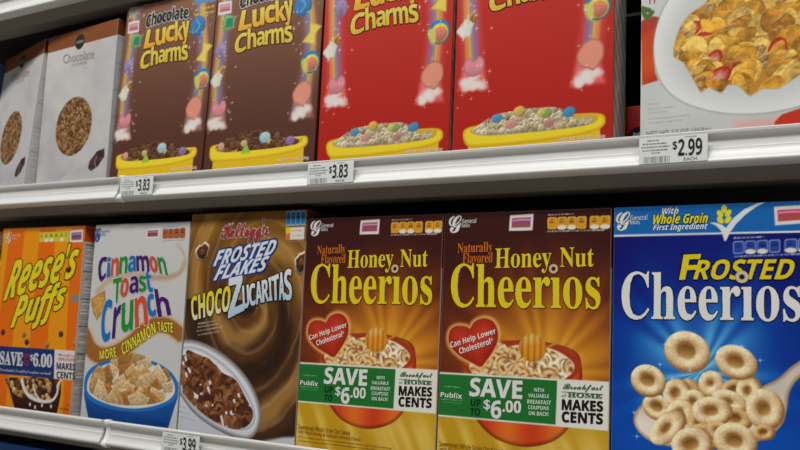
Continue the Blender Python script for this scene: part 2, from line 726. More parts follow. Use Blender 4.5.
# ---------------------------------------------------------------- shelving (structure of the aisle)
M_METAL = mat('rail_aluminium', (222, 222, 220), .45, .12, .4, noise=((1.5, 60, 60), .06))
M_CAP = mat('rail_cap_plastic', (236, 236, 232), .35)
M_DECK = mat('shelf_sheet_steel', (84, 82, 78), .5, .0, .4, noise=((3, 3, 3), .05))
M_FLANGE = mat('shelf_front_steel', (122, 116, 106), .5, .0, .4, noise=((2, 6, 6), .12))
M_BACK = mat('back_panel_dark', (14, 14, 14), .8, noise=((6, 6, 6), .1))
M_FLOOR = mat('vinyl_floor_tile', (188, 180, 165), .3, noise=((4, 4, 4), .06))


def struct(name, mb, m):
    o = mb.build(name, m)
    o['kind'] = 'structure'
    return o


struct('floor', MB().box(-3.5, 3.5, -2.6, .5, -1.22, -1.2), M_FLOOR)
struct('wall_back', MB().box(-3.2, 3.2, .46, .48, -1.2, 1.2), M_BACK)

JX = -.331
RAIL = [(-.0195, .0), (-.0255, .0), (-.0272, -.0012), (-.0268, -.0034), (-.0238, -.0048), (-.0218, -.0085), (-.0212, -.013), (-.0216, -.0165), (-.0228, -.0172),
        (-.0226, -.0182), (-.0242, -.0225), (-.0268, -.0272), (-.0285, -.0292), (-.0285, -.0310), (-.0262, -.0330), (-.021, -.0345), (-.012, -.0345), (-.012, -.0325),
        (-.0185, -.0318), (-.0185, -.004)]


def shelf(lip, x0, x1, label, cap):
    """one steel shelf with its price rail; lip = height of the rail's top edge"""
    t = empty('store_shelf', ((x0 + x1) / 2, .2, lip - .0085))
    tag(t, label, 'shelf', 'steel shelves of the cereal aisle')
    o = Matrix.Translation((-(x0 + x1) / 2, -.2, -(lip - .0085)))

    def done(ob):
        ob.data.transform(o)
        return ob
    done(MB().box(x0, x1, -.012, .455, lip - .0105, lip - .0085).build('shelf_deck', M_DECK, t, .0006))
    fl = MB().prism([(-.012, lip - .0105), (-.012, lip - .033), (.004, lip - .046), (.030, lip - .0475), (.030, lip - .0455), (.005, lip - .044), (-.010, lip - .032), (-.010, lip - .0105)], x0, x1)
    done(fl.build('front_flange', M_FLANGE, t))
    r = MB().prism([(y, lip + z) for y, z in RAIL], x0 + .0008, x1 - .0060)
    done(r.build('price_rail', M_METAL, t, smooth=True))
    if cap is not None:
        c = MB()
        pr = [(y - .0012, lip + z + .0006) for y, z in RAIL[:-2]]
        pr = [(-.012, lip + .0008)] + pr + [(-.012, lip - .035)]
        c.prism([(-.020, lip + .0015), (-.0262, lip + .0016), (-.0285, lip), (-.0280, lip - .004), (-.0250, lip - .0062), (-.0232, lip - .012), (-.0238, lip - .019),
                 (-.0262, lip - .0245), (-.0302, lip - .0290), (-.0305, lip - .0325), (-.0275, lip - .0355), (-.0200, lip - .037), (-.0200, lip - .01)], cap - .0048, cap + .0040)
        done(c.build('rail_end_cap', M_CAP, t, .0008, smooth=True))
    for xx in (x0 + .004, x1 - .007):
        b = MB().prism([(.03, lip - .0105), (.45, lip - .0105), (.45, lip - .075), (.40, lip - .075), (.06, lip - .03), (.03, lip - .03)], xx, xx + .003)
        done(b.build('side_bracket', M_FLANGE, t))
    return t


shelf(.6655, -1.55, JX, 'steel shelf crossing the top left corner above the white cereal boxes', None)
shelf(.6655, JX, .89, 'steel shelf above the red and brown marshmallow cereal boxes', JX + .0052)
shelf(.343, -1.55, JX, 'middle shelf section at left carrying the two white granola boxes', None)
shelf(.343, JX, .89, 'middle shelf section carrying the red and brown marshmallow cereal boxes', JX + .0052)
shelf(.0, -1.55, JX + .008, 'lower shelf section at left under the orange striped box', None)
shelf(.0, JX + .008, .89, 'lower shelf section under the maroon and blue ring cereal boxes', JX + .0132)
shelf(-.326, -1.55, JX + .008, 'bottom shelf section below, holding the blue box in the lower left corner', None)

# ================================================================= HONEY RING CEREAL (two boxes)
YEL = rgb(222, 200, 20)
WHT = rgb(225, 225, 220)


def logo(T, G, L1, L2, col, style='bold', edge=None):
    T.add('G', G, col, 'script', edge=edge, fat=.6)
    T.add('General', L1, col, 'sans')
    T.add('Mills', L2, col, 'sans')


def honey_box():
    P = Panel(194, 284)
    U, V = P.U, P.V
    # printed ground: maroon above, a golden burst behind the bowl, yellow below
    cx, cy = [(125.4,112.8)][0]
    ang = np.arctan2(V - cy, U - cx)
    rad = np.hypot((U - cx) / 1.05, V - cy)
    ray = .5 + .5 * np.sin(ang * 19 + 1.5 * np.sin(ang * 7)) * np.clip(rad / 60, 0, 1)
    P.C[:] = mix(rgb(58, 17, 12), rgb(92, 30, 12), (240 - V) / 90)
    P.C = mix(P.C, rgb(150, 74, 20), np.clip((150 - rad) / 90, 0, 1) * (.55 + .45 * ray))
    P.C = mix(P.C, rgb(224, 152, 34), np.clip((98 - rad) / 60, 0, 1) * (.7 + .3 * ray))
    P.C = mix(P.C, rgb(240, 190, 80), np.clip((50 - rad) / 60, 0, 1) * ray)
    P.C = mix(P.C, rgb(196, 150, 26), np.clip((92 - V) / 30, 0, 1))
    P.C = mix(P.C, rgb(236, 205, 110), np.clip((70 - V) / 30, 0, 1) * np.clip(1 - np.abs(fbm(U + V * .5, V * .1, 40, 5) - .5) * 5, 0, 1) * .7)
    # bowl
    P.part('bowl_picture')
    P.poly([(29.2,114.5),(35.4,79.2),(48.3,56.7),(66.7,41.5),(87.8,35.3),(108.3,34.8),(130.3,40.7),(146.4,51.3),(157.8,68.4),(163.8,92.0),(165.4,119.3),(156.5,137.1),(119.0,144.7),(73.0,142.7),(37.2,131.3)],
           lambda u, v, d: mix(rgb(205, 62, 24), rgb(226, 110, 34), .5 + .5 * np.sin((u - 70) / 9)) * (1 - .45 * np.clip(1 - d / 5, 0, 1))[..., None], curve=True)
    rim = [(30.4,115.7),(49.4,133.0),(90.5,144.5),(130.2,143.1),(158.8,131.1),(163.3,117.2),(142.1,100.6),(97.7,91.2),(50.6,95.3)]
    P.poly(rim, rgb(170, 52, 24), curve=True)
    inn = [(36.6,113.9),(54.4,127.8),(91.8,139.3),(130.3,137.9),(153.5,126.8),(155.9,115.7),(137.7,103.3),(97.6,95.4),(55.3,98.9)]
    P.poly(inn, rgb(238, 225, 190), curve=True)
    heap = [(37.9,111.8),(47.1,129.6),(68.3,140.3),(90.6,141.3),(130.4,135.8),(150.2,128.6),(155.9,115.7),(137.7,103.3),(97.6,95.4),(55.3,98.9)]
    P.pile(heap, 100, lambda p, k: P.ring(p, 7.6 + k % 3 * 1.1, 5.6 + k % 2 * 1.4, rgb(232, 200, 146) if k % 4 else rgb(250, 240, 212), .28, k * 1.3, .45, k))
    # honey dipper
    P.part('honey_dipper_picture')
    P.stroke([(122.6,136.5),(139.0,144.5)], 2.2, rgb(196, 140, 50), curve=False)
    c = [(110.7,137.5)][0]
    P.ell(c, 15.5, 14.5, lambda X, Y, q: mix(rgb(236, 150, 34), rgb(255, 222, 130), np.clip(Y * .9 - X * .2 - .1, 0, 1)) * (.74 + .26 * np.abs(np.cos(X * 7 + .5)))[..., None] * (1 - .3 * np.clip(q - .6, 0, 1))[..., None])
    P.stroke([(102.5,126.1),(102.7,117.7),(105.2,111.6)], (3, 1.4), rgb(232, 160, 40))
    # heart
    P.part('heart_badge')
    hp = [(36.4,155.3),(41.1,162.1),(48.3,166.1),(56.7,166.9),(65.3,162.9),(70.3,153.3),(70.1,142.6),(65.0,131.6),(57.0,120.4),(50.6,114.2),(38.9,118.4),(23.9,125.2),(12.9,134.6),(10.0,143.3),(11.6,152.2),(17.7,156.9),(25.2,157.9),(32.6,156.9)]
    for g, a in ((4.2, .25), (3, .4), (1.6, .7)):
        P.poly(hp, rgb(238, 190, 110), soft=1.6, curve=True, grow=g, alpha=a)
    P.poly(hp, lambda u, v, d: mix(rgb(140, 26, 10), rgb(206, 60, 34), np.clip(d / 14, 0, 1) * .6 + .5 * noise2(u, v, 26, 3)), curve=True)
    P.part(None)
    # stickers on the top edge
    P.badge([(80.8,279.8),(108.3,280.6),(107.6,262.7),(80.1,262.7)])
    P.pills([(124.4,276.3),(193.1,276.2),(192.7,262.8),(124.7,263.4)], [(0, .155), (.16, .315), (.32, .47), (.475, .63), (.68, .835), (.84, 1)], (1, 2, 4, 5), (214, 148, 28), (232, 186, 80))
    P.greek(*[(125.0,278.8),(153.9,279.2)], 1.6, WHT, 1)
    P.greek(*[(124.2,261.2),(186.4,261.3)], 1.5, WHT, 2)
    # coupon strip
    P.part('coupon_strip')
    P.poly([(-1.8,105.6),(193.7,107.6),(193.4,59.3),(-2.4,57.1)], rgb(228, 226, 216), soft=.4)
    P.poly([(-3.0,103.6),(139.1,105.3),(138.1,60.3),(-2.5,58.7)], rgb(30, 112, 44), soft=.4)
    P.greek(*[(6.4,90.1),(26.4,90.4)], 1.1, rgb(170, 205, 170), 4)
    P.greek(*[(3.2,76.1),(30.6,76.3)], .9, rgb(170, 205, 170), 5)
    P.greek(*[(5.8,73.1),(29.5,73.3)], .9, rgb(120, 175, 125), 6)
    P.poly([(144.4,94.4),(187.8,94.8),(187.8,94.0),(144.4,93.6)], rgb(60, 120, 70), soft=.3)
    P.part(None)
    # ingredients line
    P.greek(*[(3.3,15.4),(138.4,15.3)], 1.6, rgb(110, 70, 20), 7)
    P.greek(*[(3.6,11.0),(122.3,11.9)], 1.6, rgb(110, 70, 20), 8)
    root = empty('cereal_box')
    parts, fr = carton(root, P, .066, nutrition_side(rgb(92, 30, 18), 62, rgb(205, 205, 200)), rgb(190, 165, 140), rgb(120, 50, 32))

    T = Text(frame=fr)
    dk = (rgb(110, 56, 12), .45)
    T.add('Naturally', [(18.0,249.6),(60.7,251.3),(61.1,237.1),(17.9,236.1)], rgb(196, 104, 26), 'serif')
    T.add('Flavored', [(24.7,238.6),(61.7,239.3),(61.4,228.0),(24.5,227.3)], rgb(196, 104, 26), 'serif')
    T.add('Honey', [(64.6,243.4),(129.7,244.9),(130.3,216.8),(64.8,215.7)], YEL, 'serif', edge=dk)
    T.add('Nut', [(139.2,243.6),(176.1,243.6),(176.4,223.3),(139.6,222.8)], YEL, 'serif', edge=dk)
    T.add('Cheerios', [(10.6,227.1),(182.7,227.5),(183.9,179.7),(11.8,177.9)], YEL, 'serif', edge=(rgb(110, 56, 12), .55), fat=.3, nodot=True, level=1)
    T.ringshape([(132.7,221.2)][0], 2.1, 5.1, rgb(222, 196, 160), 3, dark=rgb(60, 18, 10))
    T.build('brand_lettering', root)
    T = Text(frame=fr)
    logo(T, [(5.9,281.0),(21.2,281.3),(21.1,262.4),(6.0,262.1)], [(22.0,277.6),(40.2,277.9),(40.1,272.5),(22.2,272.3)], [(22.2,271.8),(32.3,272.1),(32.4,268.0),(22.4,267.8)], WHT)
    T.build('maker_logo', root)
    T = Text(frame=fr)
    T.add('Can Help Lower', [(12.1,139.5),(66.6,157.2),(68.9,149.5),(13.7,130.7)], WHT, 'bold')
    T.add('Cholesterol*', [(23.0,133.0),(64.0,147.0),(65.7,140.4),(25.1,126.6)], WHT, 'bold')
    T.build('heart_lettering', parts['heart_badge'])
    T = Text(frame=fr)
    T.add('Publix', [(2.9,84.0),(29.7,84.2),(29.3,78.1),(2.4,78.6)], WHT, 'bold')
    T.add('SAVE', [(39.5,101.6),(100.3,102.3),(100.2,83.6),(38.4,82.1)], WHT, 'bold', fat=.55)
    T.add('UP', [(40.3,79.0),(52.4,79.4),(52.2,71.9),(40.0,71.7)], rgb(12, 46, 18), 'bold')
    T.add('TO', [(40.0,69.6),(52.1,69.8),(51.8,62.1),(39.7,61.8)], rgb(12, 46, 18), 'bold')
    T.add('$', [(56.0,79.7),(63.7,79.8),(63.8,68.3),(56.0,68.2)], WHT, 'bold', fat=.2)
    T.add('6', [(64.9,79.3),(76.7,79.6),(76.9,61.0),(64.9,60.6)], WHT, 'bold', fat=.45)
    T.add('.', [(78.3,71.4),(81.2,71.4),(81.3,68.3),(78.4,68.3)], WHT, 'bold')
    T.add('00', [(81.9,80.6),(99.5,81.2),(99.5,68.7),(82.2,68.3)], WHT, 'bold', fat=.3)
    for s_, q in (('WITH', [(113.5,96.0),(124.8,96.3),(124.9,92.6),(113.6,92.4)]), ('VALUABLE', [(107.4,89.9),(130.6,90.5),(130.6,86.7),(107.5,85.9)]),
                  ('BREAKFAST', [(106.5,83.6),(133.0,84.2),(132.7,80.1),(106.3,79.4)]), ('COUPONS', [(107.7,77.7),(130.8,78.3),(130.6,74.2),(107.6,73.7)]),
                  ('ON BACK!', [(108.4,71.7),(130.7,72.4),(130.6,68.3),(108.3,67.6)])):
        T.add(s_, q, rgb(205, 225, 205), 'bold')
    T.add('Breakfast', [(145.3,102.6),(187.6,103.9),(187.7,96.8),(145.5,94.9)], rgb(45, 108, 60), 'script', fat=.12)
    T.add('at', [(144.4,92.6),(149.3,92.6),(149.2,89.3),(144.5,89.3)], rgb(45, 108, 60), 'script')
    T.add('HOME', [(150.9,94.3),(187.0,95.0),(187.0,90.8),(151.0,89.4)], rgb(45, 108, 60), 'serif', fat=.2)
    T.add('MAKES', [(144.9,86.7),(187.8,87.9),(187.8,78.0),(144.8,76.1)], rgb(22, 22, 22), 'bold', fat=.3)
    T.add('CENTS', [(145.1,74.4),(188.0,75.7),(187.7,65.4),(145.0,63.8)], rgb(22, 22, 22), 'bold', fat=.3)
    T.build('coupon_lettering', parts['coupon_strip'])
    T = Text(frame=fr)
    T.add('Sweetened Whole Grain Oat Cereal', [(3.0,30.6),(79.5,30.1),(79.8,24.7),(3.4,25.0)], rgb(120, 72, 20), 'sans')
    T.add('with Real Honey & Natural Almond Flavor', [(3.4,24.4),(95.4,23.6),(95.7,18.2),(3.8,18.7)], rgb(120, 72, 20), 'sans')
    T.build('small_print', root)
    return root


# ================================================================= FROSTED RING CEREAL (blue)
def blue_box():
    P = Panel(196, 284)
    U, V = P.U, P.V
    cx, cy = [(85.4,122.4)][0]
    ang = np.arctan2(V - cy, U - cx)
    rad = np.hypot(U - cx, (V - cy) * .9)
    ray = .5 + .5 * np.sin(ang * 14 + 2 * np.sin(ang * 5 + 1))
    P.C[:] = mix(rgb(4, 66, 170), rgb(4, 10, 104), (V - 60) / 150)
    P.C = mix(P.C, rgb(0, 96, 190), np.clip((135 - rad) / 110, 0, 1) * (.55 + .45 * ray))
    P.C = mix(P.C, rgb(120, 196, 238), np.clip((74 - rad) / 60, 0, 1) * (.4 + .6 * ray))
    P.part('top_band')
    P.poly([(-8.5,288.9),(199.5,289.9),(199.0,256.1),(-8.1,255.7)], rgb(14, 100, 176), soft=.4)
    P.poly([(-8.1,256.0),(199.0,256.5),(198.9,254.9),(-8.1,254.0)], WHT, soft=.4)
    P.part('wheat_check_mark')
    for (a, b, r) in (((724,207.5),(0,0),1.57), ((719.5,212.5),(0,0),2.2), ((728.5,212),(0,0),.94), ((719.5,218.8),(0,0),2.3), ((728.5,218.3),(0,0),.84)):
        pass
    for q, r in zip([(107.6,279.0),(103.9,274.3),(111.3,274.7),(104.2,268.2),(111.2,268.4)], (1.57, 2.1, 1.04, 2.25, .9)):
        P.ell(q, 3.9, 2.5, rgb(226, 214, 30), rot=r, soft=.3)
    P.poly([(93.7,266.3),(101.1,265.6),(105.7,263.6),(109.4,260.6),(115.8,269.6),(125.7,277.9),(137.3,283.2),(146.1,284.6),(136.4,279.9),(126.6,272.6),(118.5,264.2),(113.0,256.2),(109.4,248.1),(107.9,248.1),(105.3,257.3),(100.2,263.2)], rgb(222, 224, 222), soft=.35)
    P.part(None)
    P.badge([(152.2,279.5),(179.5,280.2),(179.3,263.4),(152.9,261.9)], (190, 60, 90))
    P.pills([(115.7,247.5),(184.1,249.6),(183.9,237.2),(115.7,235.5)], [(0, .145), (.155, .3), (.31, .455), (.465, .61), (.66, .82), (.83, 1)], (1, 2, 4, 5), (36, 66, 160), (150, 170, 215))
    P.greek(*[(116.2,250.7),(143.3,251.4)], 1.7, WHT, 1)
    P.greek(*[(116.6,233.0),(183.9,235.4)], 1.5, WHT, 2)
    # spoon and rings
    P.part('spoon_picture')
    sp = [(131.9,110.7),(145.7,116.2),(156.0,123.1),(164.4,131.8),(172.8,138.5),(184.4,148.0),(187.6,139.3),(177.6,128.1),(168.5,118.6),(163.4,107.5),(161.6,94.9),(157.3,80.3),(145.4,68.5),(123.0,58.2),(76.3,50.6),(44.3,52.0),(29.6,59.1),(22.7,69.0),(23.6,79.7),(32.3,90.1),(51.6,99.3),(85.4,107.4)]
    P.poly(sp, lambda u, v, d: mix(rgb(170, 138, 100), rgb(240, 228, 212), np.clip(d / 4, 0, 1)) * (.86 + .2 * noise2(u, v, 22, 4))[..., None], curve=True)
    P.part('ring_pile_picture')
    B, B2 = rgb(246, 226, 184), rgb(222, 188, 130)
    rings = [(690,392,11,14,B2,.2), (711,384,12,14,B,.18), (735,390,13,11,B2,.35), (749,389,13,12,B,.25), (677,392,14,14,B,.3), (694,402,13,13,B,.25), (729,402,17,12,B,.2),
             (657,407,15,13,B,.36), (681,412,14,13,B,.2), (735,418,16,11,B2,.35), (765,409,17,20,B,.3), (700,420,15,12,B2,.2), (668,427,22,13,B,.22), (712,411,19,15,B,.3),
             (706,436,16,12,B2,.3), (720,432,14,10,B2,.3), (692,444,20,17,B,.34), (735,441,20,18,B,.34), (764,432,10,8,B2,.3)]
    for k, (x, y, a, b, c, h) in enumerate(rings):
        pass
    pos = [(76.2,103.0),(95.5,111.8),(117.0,107.8),(129.3,109.6),(64.0,102.1),(79.9,93.8),(111.7,96.3),(45.0,86.3),(67.8,83.5),(116.9,82.1),(143.0,92.5),(85.5,77.5),(55.6,68.2),(96.4,86.8),(90.9,63.2),(103.6,68.1),(78.1,54.5),(116.9,61.2),(142.0,71.8)]
    for k, (q, r_) in enumerate(zip(pos, rings)):
        P.ring(q, r_[2] * .98, r_[3] * .93, r_[4], r_[5], rot=[.3, -.2, .2, 1.2, .8, .1, -.3, -.4][k % 8], seed=k * 3)
    for k, (q, a, b) in enumerate(zip([(73.3,141.2),(36.1,111.2),(118.0,133.7)], (22, 17.5, 19.5), (19.5, 15.5, 15.5))):
        P.part('cereal_picture', True)
        P.ring(q, a, b, B, .36, rot=-.4, seed=k + 30)
    P.part(None)
    for q in [(52.3,147.4),(47.6,127.8),(123.4,148.7),(103.7,144.1),(24.2,118.7),(22.6,79.6),(25.7,56.8),(76.1,123.7),(139.0,136.7),(59.2,115.1)]:
        P.sparkle(q, 1.8, rgb(200, 230, 255), .7)
    root = empty('cereal_box')
    parts, fr = carton(root, P, .062, nutrition_side(rgb(10, 50, 150), 60, rgb(210, 212, 215)), rgb(150, 170, 210), rgb(20, 80, 160))
    T = Text(frame=fr)
    e = (rgb(6, 10, 60), 1.1)
    T.add('F', [(70.2,235.0),(86.3,235.3),(80.2,211.1),(66.0,210.7)], YEL, 'bold', edge=e, fat=.3)
    T.add('ROSTED', [(84.4,229.9),(171.4,230.4),(165.7,211.8),(79.3,211.1)], YEL, 'bold', edge=e, fat=.3)
    T.add('Cheerios', [(9.0,218.4),(174.2,219.9),(174.0,173.1),(9.0,170.4)], WHT, 'serif', edge=(rgb(4, 8, 60), .6), fat=.25, nodot=True, level=1)
    T.ringshape([(123.7,213.7)][0], 2.2, 6.0, rgb(226, 204, 170), 3, dark=rgb(20, 20, 50))
    T.build('brand_lettering', root)
    T = Text(frame=fr)
    logo(T, [(2.6,278.6),(16.5,279.1),(15.7,260.7),(2.3,260.3)], [(17.1,275.6),(34.3,275.8),(34.1,270.8),(16.9,270.5)], [(16.9,270.3),(26.8,270.4),(26.8,266.3),(17.0,266.2)], WHT)
    T.build('maker_logo', root)
    T = Text(frame=fr)
    T.add('With', [(49.1,282.1),(65.2,282.2),(64.3,275.9),(48.7,275.8)], WHT, 'italic')
    T.add('Whole Grain', [(40.8,275.8),(93.3,275.8),(92.3,266.0),(39.8,266.0)], rgb(226, 214, 30), 'italic', fat=.15, edge=(rgb(10, 60, 120), .6))
    T.add('First Ingredient', [(40.3,265.5),(92.8,266.0),(91.9,258.2),(39.7,257.9)], WHT, 'italic')
    T.build('band_lettering', parts['top_band'])
    return root


# ================================================================= CHOCOLATE FLAKES (brown swirl)
def swirl_box():
    P = Panel(198, 296)
    U, V = P.U, P.V
    cx, cy = [(121.9,180.2)][0]
    du, dv = U - cx, (V - cy) * .8
    ang = np.arctan2(dv, du)
    rad = np.hypot(du, dv)
    t = np.sin(rad / 13 + ang * 1.6 + 2.2 * fbm(U, V, 60, 3))
    t2 = np.sin(rad / 5.5 + ang * 2.2 + 3 * fbm(U, V, 45, 8))
    base = mix(rgb(72, 44, 24), rgb(140, 94, 24), np.clip((V - 120) / 150, 0, 1) * .8 + .16 * t2)
    P.C[:] = mix(base, mix(base, rgb(178, 132, 66), .75), np.clip(t * 1.5 - .45, 0, 1) ** 1.6)
    P.C = mix(P.C, rgb(200, 160, 104), np.clip(np.sin(rad / 3.1 + ang * 3 + 4 * fbm(U, V, 50, 21)) * 2 - 1.2, 0, 1) * .35)
    P.C = mix(P.C, rgb(44, 24, 12), np.clip(-t * 1.2 - .3, 0, 1) * np.clip((230 - V) / 60, 0, 1))
    # pale lower corner beside the bowl
    P.poly([(-21.1,79.5),(0.2,54.2),(24.4,32.4),(67.1,14.1),(110.7,4.4),(122.2,-34.0),(-45.8,-53.8)], rgb(200, 204, 210), soft=2)
    P.poly([(119.6,-22.0),(147.1,4.4),(178.5,12.4),(236.2,19.3),(238.8,-20.3)], rgb(206, 208, 214), soft=2)
    for k, (a, b) in enumerate(zip([(1.0,35.7),(0.8,29.1),(0.8,22.5)], [(15.0,34.2),(21.2,26.9),(29.2,19.7)])):
        P.greek(a, b, 1.8, rgb(150, 152, 160), k, .7)
    # bowl
    P.part('bowl_picture')
    ob = [(-20.8,114.7),(-1.0,123.7),(30.5,122.4),(67.4,111.0),(100.1,93.4),(125.5,70.9),(140.7,44.5),(140.8,22.2),(127.3,6.1),(104.0,5.0),(65.3,14.0),(28.2,30.1),(0.3,52.9),(-21.1,79.5)]
    P.poly(ob, lambda u, v, d: mix(rgb(120, 112, 108), rgb(216, 220, 226), np.clip((d - 1) / 6, 0, 1)), curve=True, grow=1)
    ib = [(-20.0,106.6),(5.4,115.9),(35.0,113.3),(64.7,101.7),(93.9,85.3),(117.8,62.8),(132.8,40.1),(130.9,22.6),(109.9,14.4),(71.9,18.4),(33.4,33.1),(3.7,55.8),(-17.4,79.8)]
    P.poly(ib, lambda u, v, d: mix(rgb(170, 170, 176), rgb(226, 228, 232), np.clip(d / 6, 0, 1)), curve=True)
    heap = [(-23.3,101.0),(2.1,111.7),(28.4,106.4),(54.2,99.8),(73.1,85.3),(98.0,76.6),(116.7,55.1),(129.7,38.6),(124.3,23.2),(103.1,15.0),(71.8,19.7),(35.0,34.5),(3.7,55.8),(-17.4,79.8)]

    def fl(p, k):
        if k % 11 == 5:
            P.stroke([(p[0] - 3, p[1] + 7), (p[0], p[1]), (p[0] + P.rnd.uniform(-2, 5), p[1] - 7)], (4, 2.2), rgb(226, 224, 222), soft=.7)
        else:
            P.sheet(p, P.rnd.uniform(8, 12.5), [rgb(104, 58, 30), rgb(126, 74, 38), rgb(78, 42, 24), rgb(146, 96, 54)][k % 4], k)
    P.pile(heap, 230, fl)
    # two loose pieces
    for c, seed in zip([(24.0,244.1),(194.0,229.2)], (1, 2)):
        P.part('cereal_piece_picture', True)
        P.flake(c, 12.5, rgb(220, 205, 180), seed, 1.2, 1.25, 0)
        P.flake(c, 10, rgb(96, 56, 30), seed, 1.5, 1.2, 0)
        P.flake((c[0] + .5, c[1]), 5.5, rgb(140, 90, 50), seed + 4, 1.5, .8, 1)
    P.part(None)
    P.pills([(164.9,294.9),(196.4,295.3),(196.7,276.6),(165.9,276.1)], [(0, .25), (.25, .5), (.5, .75), (.75, 1)], (), (40, 120, 180), (150, 190, 220))
    P.part('school_coupon')
    P.poly([(166.1,273.7),(195.7,274.0),(196.0,258.2),(166.6,258.0)], rgb(218, 214, 208))
    P.poly([(166.1,273.7),(174.2,273.7),(174.7,266.0),(166.7,265.9)], rgb(226, 190, 30))
    P.poly([(166.7,265.9),(173.1,266.1),(173.7,258.4),(166.6,258.0)], rgb(214, 96, 60))
    P.greek(*[(176.1,269.5),(192.1,269.7)], 1.8, rgb(200, 90, 70), 3)
    P.greek(*[(176.6,263.0),(192.5,263.4)], 1.8, rgb(170, 165, 160), 4)
    P.part(None)
    P.greek(*[(167.4,255.7),(196.1,256.2)], 1.4, rgb(150, 140, 130), 4)
    for k, (a, b) in enumerate(zip([(24.6,146.8),(24.2,142.1),(23.7,137.0),(26.0,131.8)], [(56.7,151.8),(60.6,148.0),(69.7,144.6),(63.3,138.0)])):
        P.greek(a, b, 2.2, rgb(190, 180, 170), k + 5, .85)
    root = empty('cereal_box')
    parts, fr = carton(root, P, .064, nutrition_side(rgb(120, 80, 30), 40, rgb(200, 198, 192)), rgb(170, 140, 100), rgb(120, 82, 30))
    T = Text(frame=fr)
    bl = (rgb(24, 66, 140), 2.3)
    ir = rgb(214, 222, 232)
    T.add("Kellogg's", [(55.9,284.3),(137.2,285.3),(137.8,256.0),(56.8,253.2)], rgb(176, 30, 44), 'script', edge=(rgb(232, 216, 206), 1.3), fat=.3, level=1)
    T.add('FROSTED', [(51.2,245.2),(154.1,259.2),(148.1,239.9),(45.8,224.3)], ir, 'italic', edge=bl, fat=.5)
    T.add('FLAKES', [(54.8,224.7),(142.5,237.8),(136.4,219.3),(48.4,205.3)], ir, 'italic', edge=bl, fat=.5)
    e = (rgb(40, 20, 12), 1.2)
    T.add('CHOCO', [(8.4,182.8),(80.0,199.2),(79.3,165.6),(14.2,150.5)], [rgb(226, 206, 0), rgb(226, 222, 190)], 'bold', edge=e, fat=.5, level=2)
    T.add('Z', [(75.8,207.7),(98.1,211.8),(105.1,167.6),(79.2,156.5)], [rgb(214, 222, 230), rgb(170, 196, 214)], 'bold', edge=e, fat=.9, level=2)
    x = [(99.2,198.1),(110.1,200.1),(120.9,202.8),(131.6,205.5),(142.2,208.8),(147.8,210.8),(159.0,214.6),(166.8,218.5),(179.4,222.3)]
    y = [(103.3,168.2),(114.1,171.7),(124.8,175.1),(135.4,177.9),(146.0,180.1),(151.3,180.8),(162.2,181.6),(171.1,181.8),(183.1,180.8)]
    for k, ch in enumerate('UCARITAS'):
        g = .35
        T.add(ch, [(x[k][0] + g, x[k][1]), (x[k + 1][0] - g, x[k + 1][1]), (y[k + 1][0] - g, y[k + 1][1]), (y[k][0] + g, y[k][1])], [rgb(222, 226, 230), rgb(176, 200, 216)], 'bold', edge=e, fat=.45, level=2)
    T.build('brand_lettering', root)
    return root


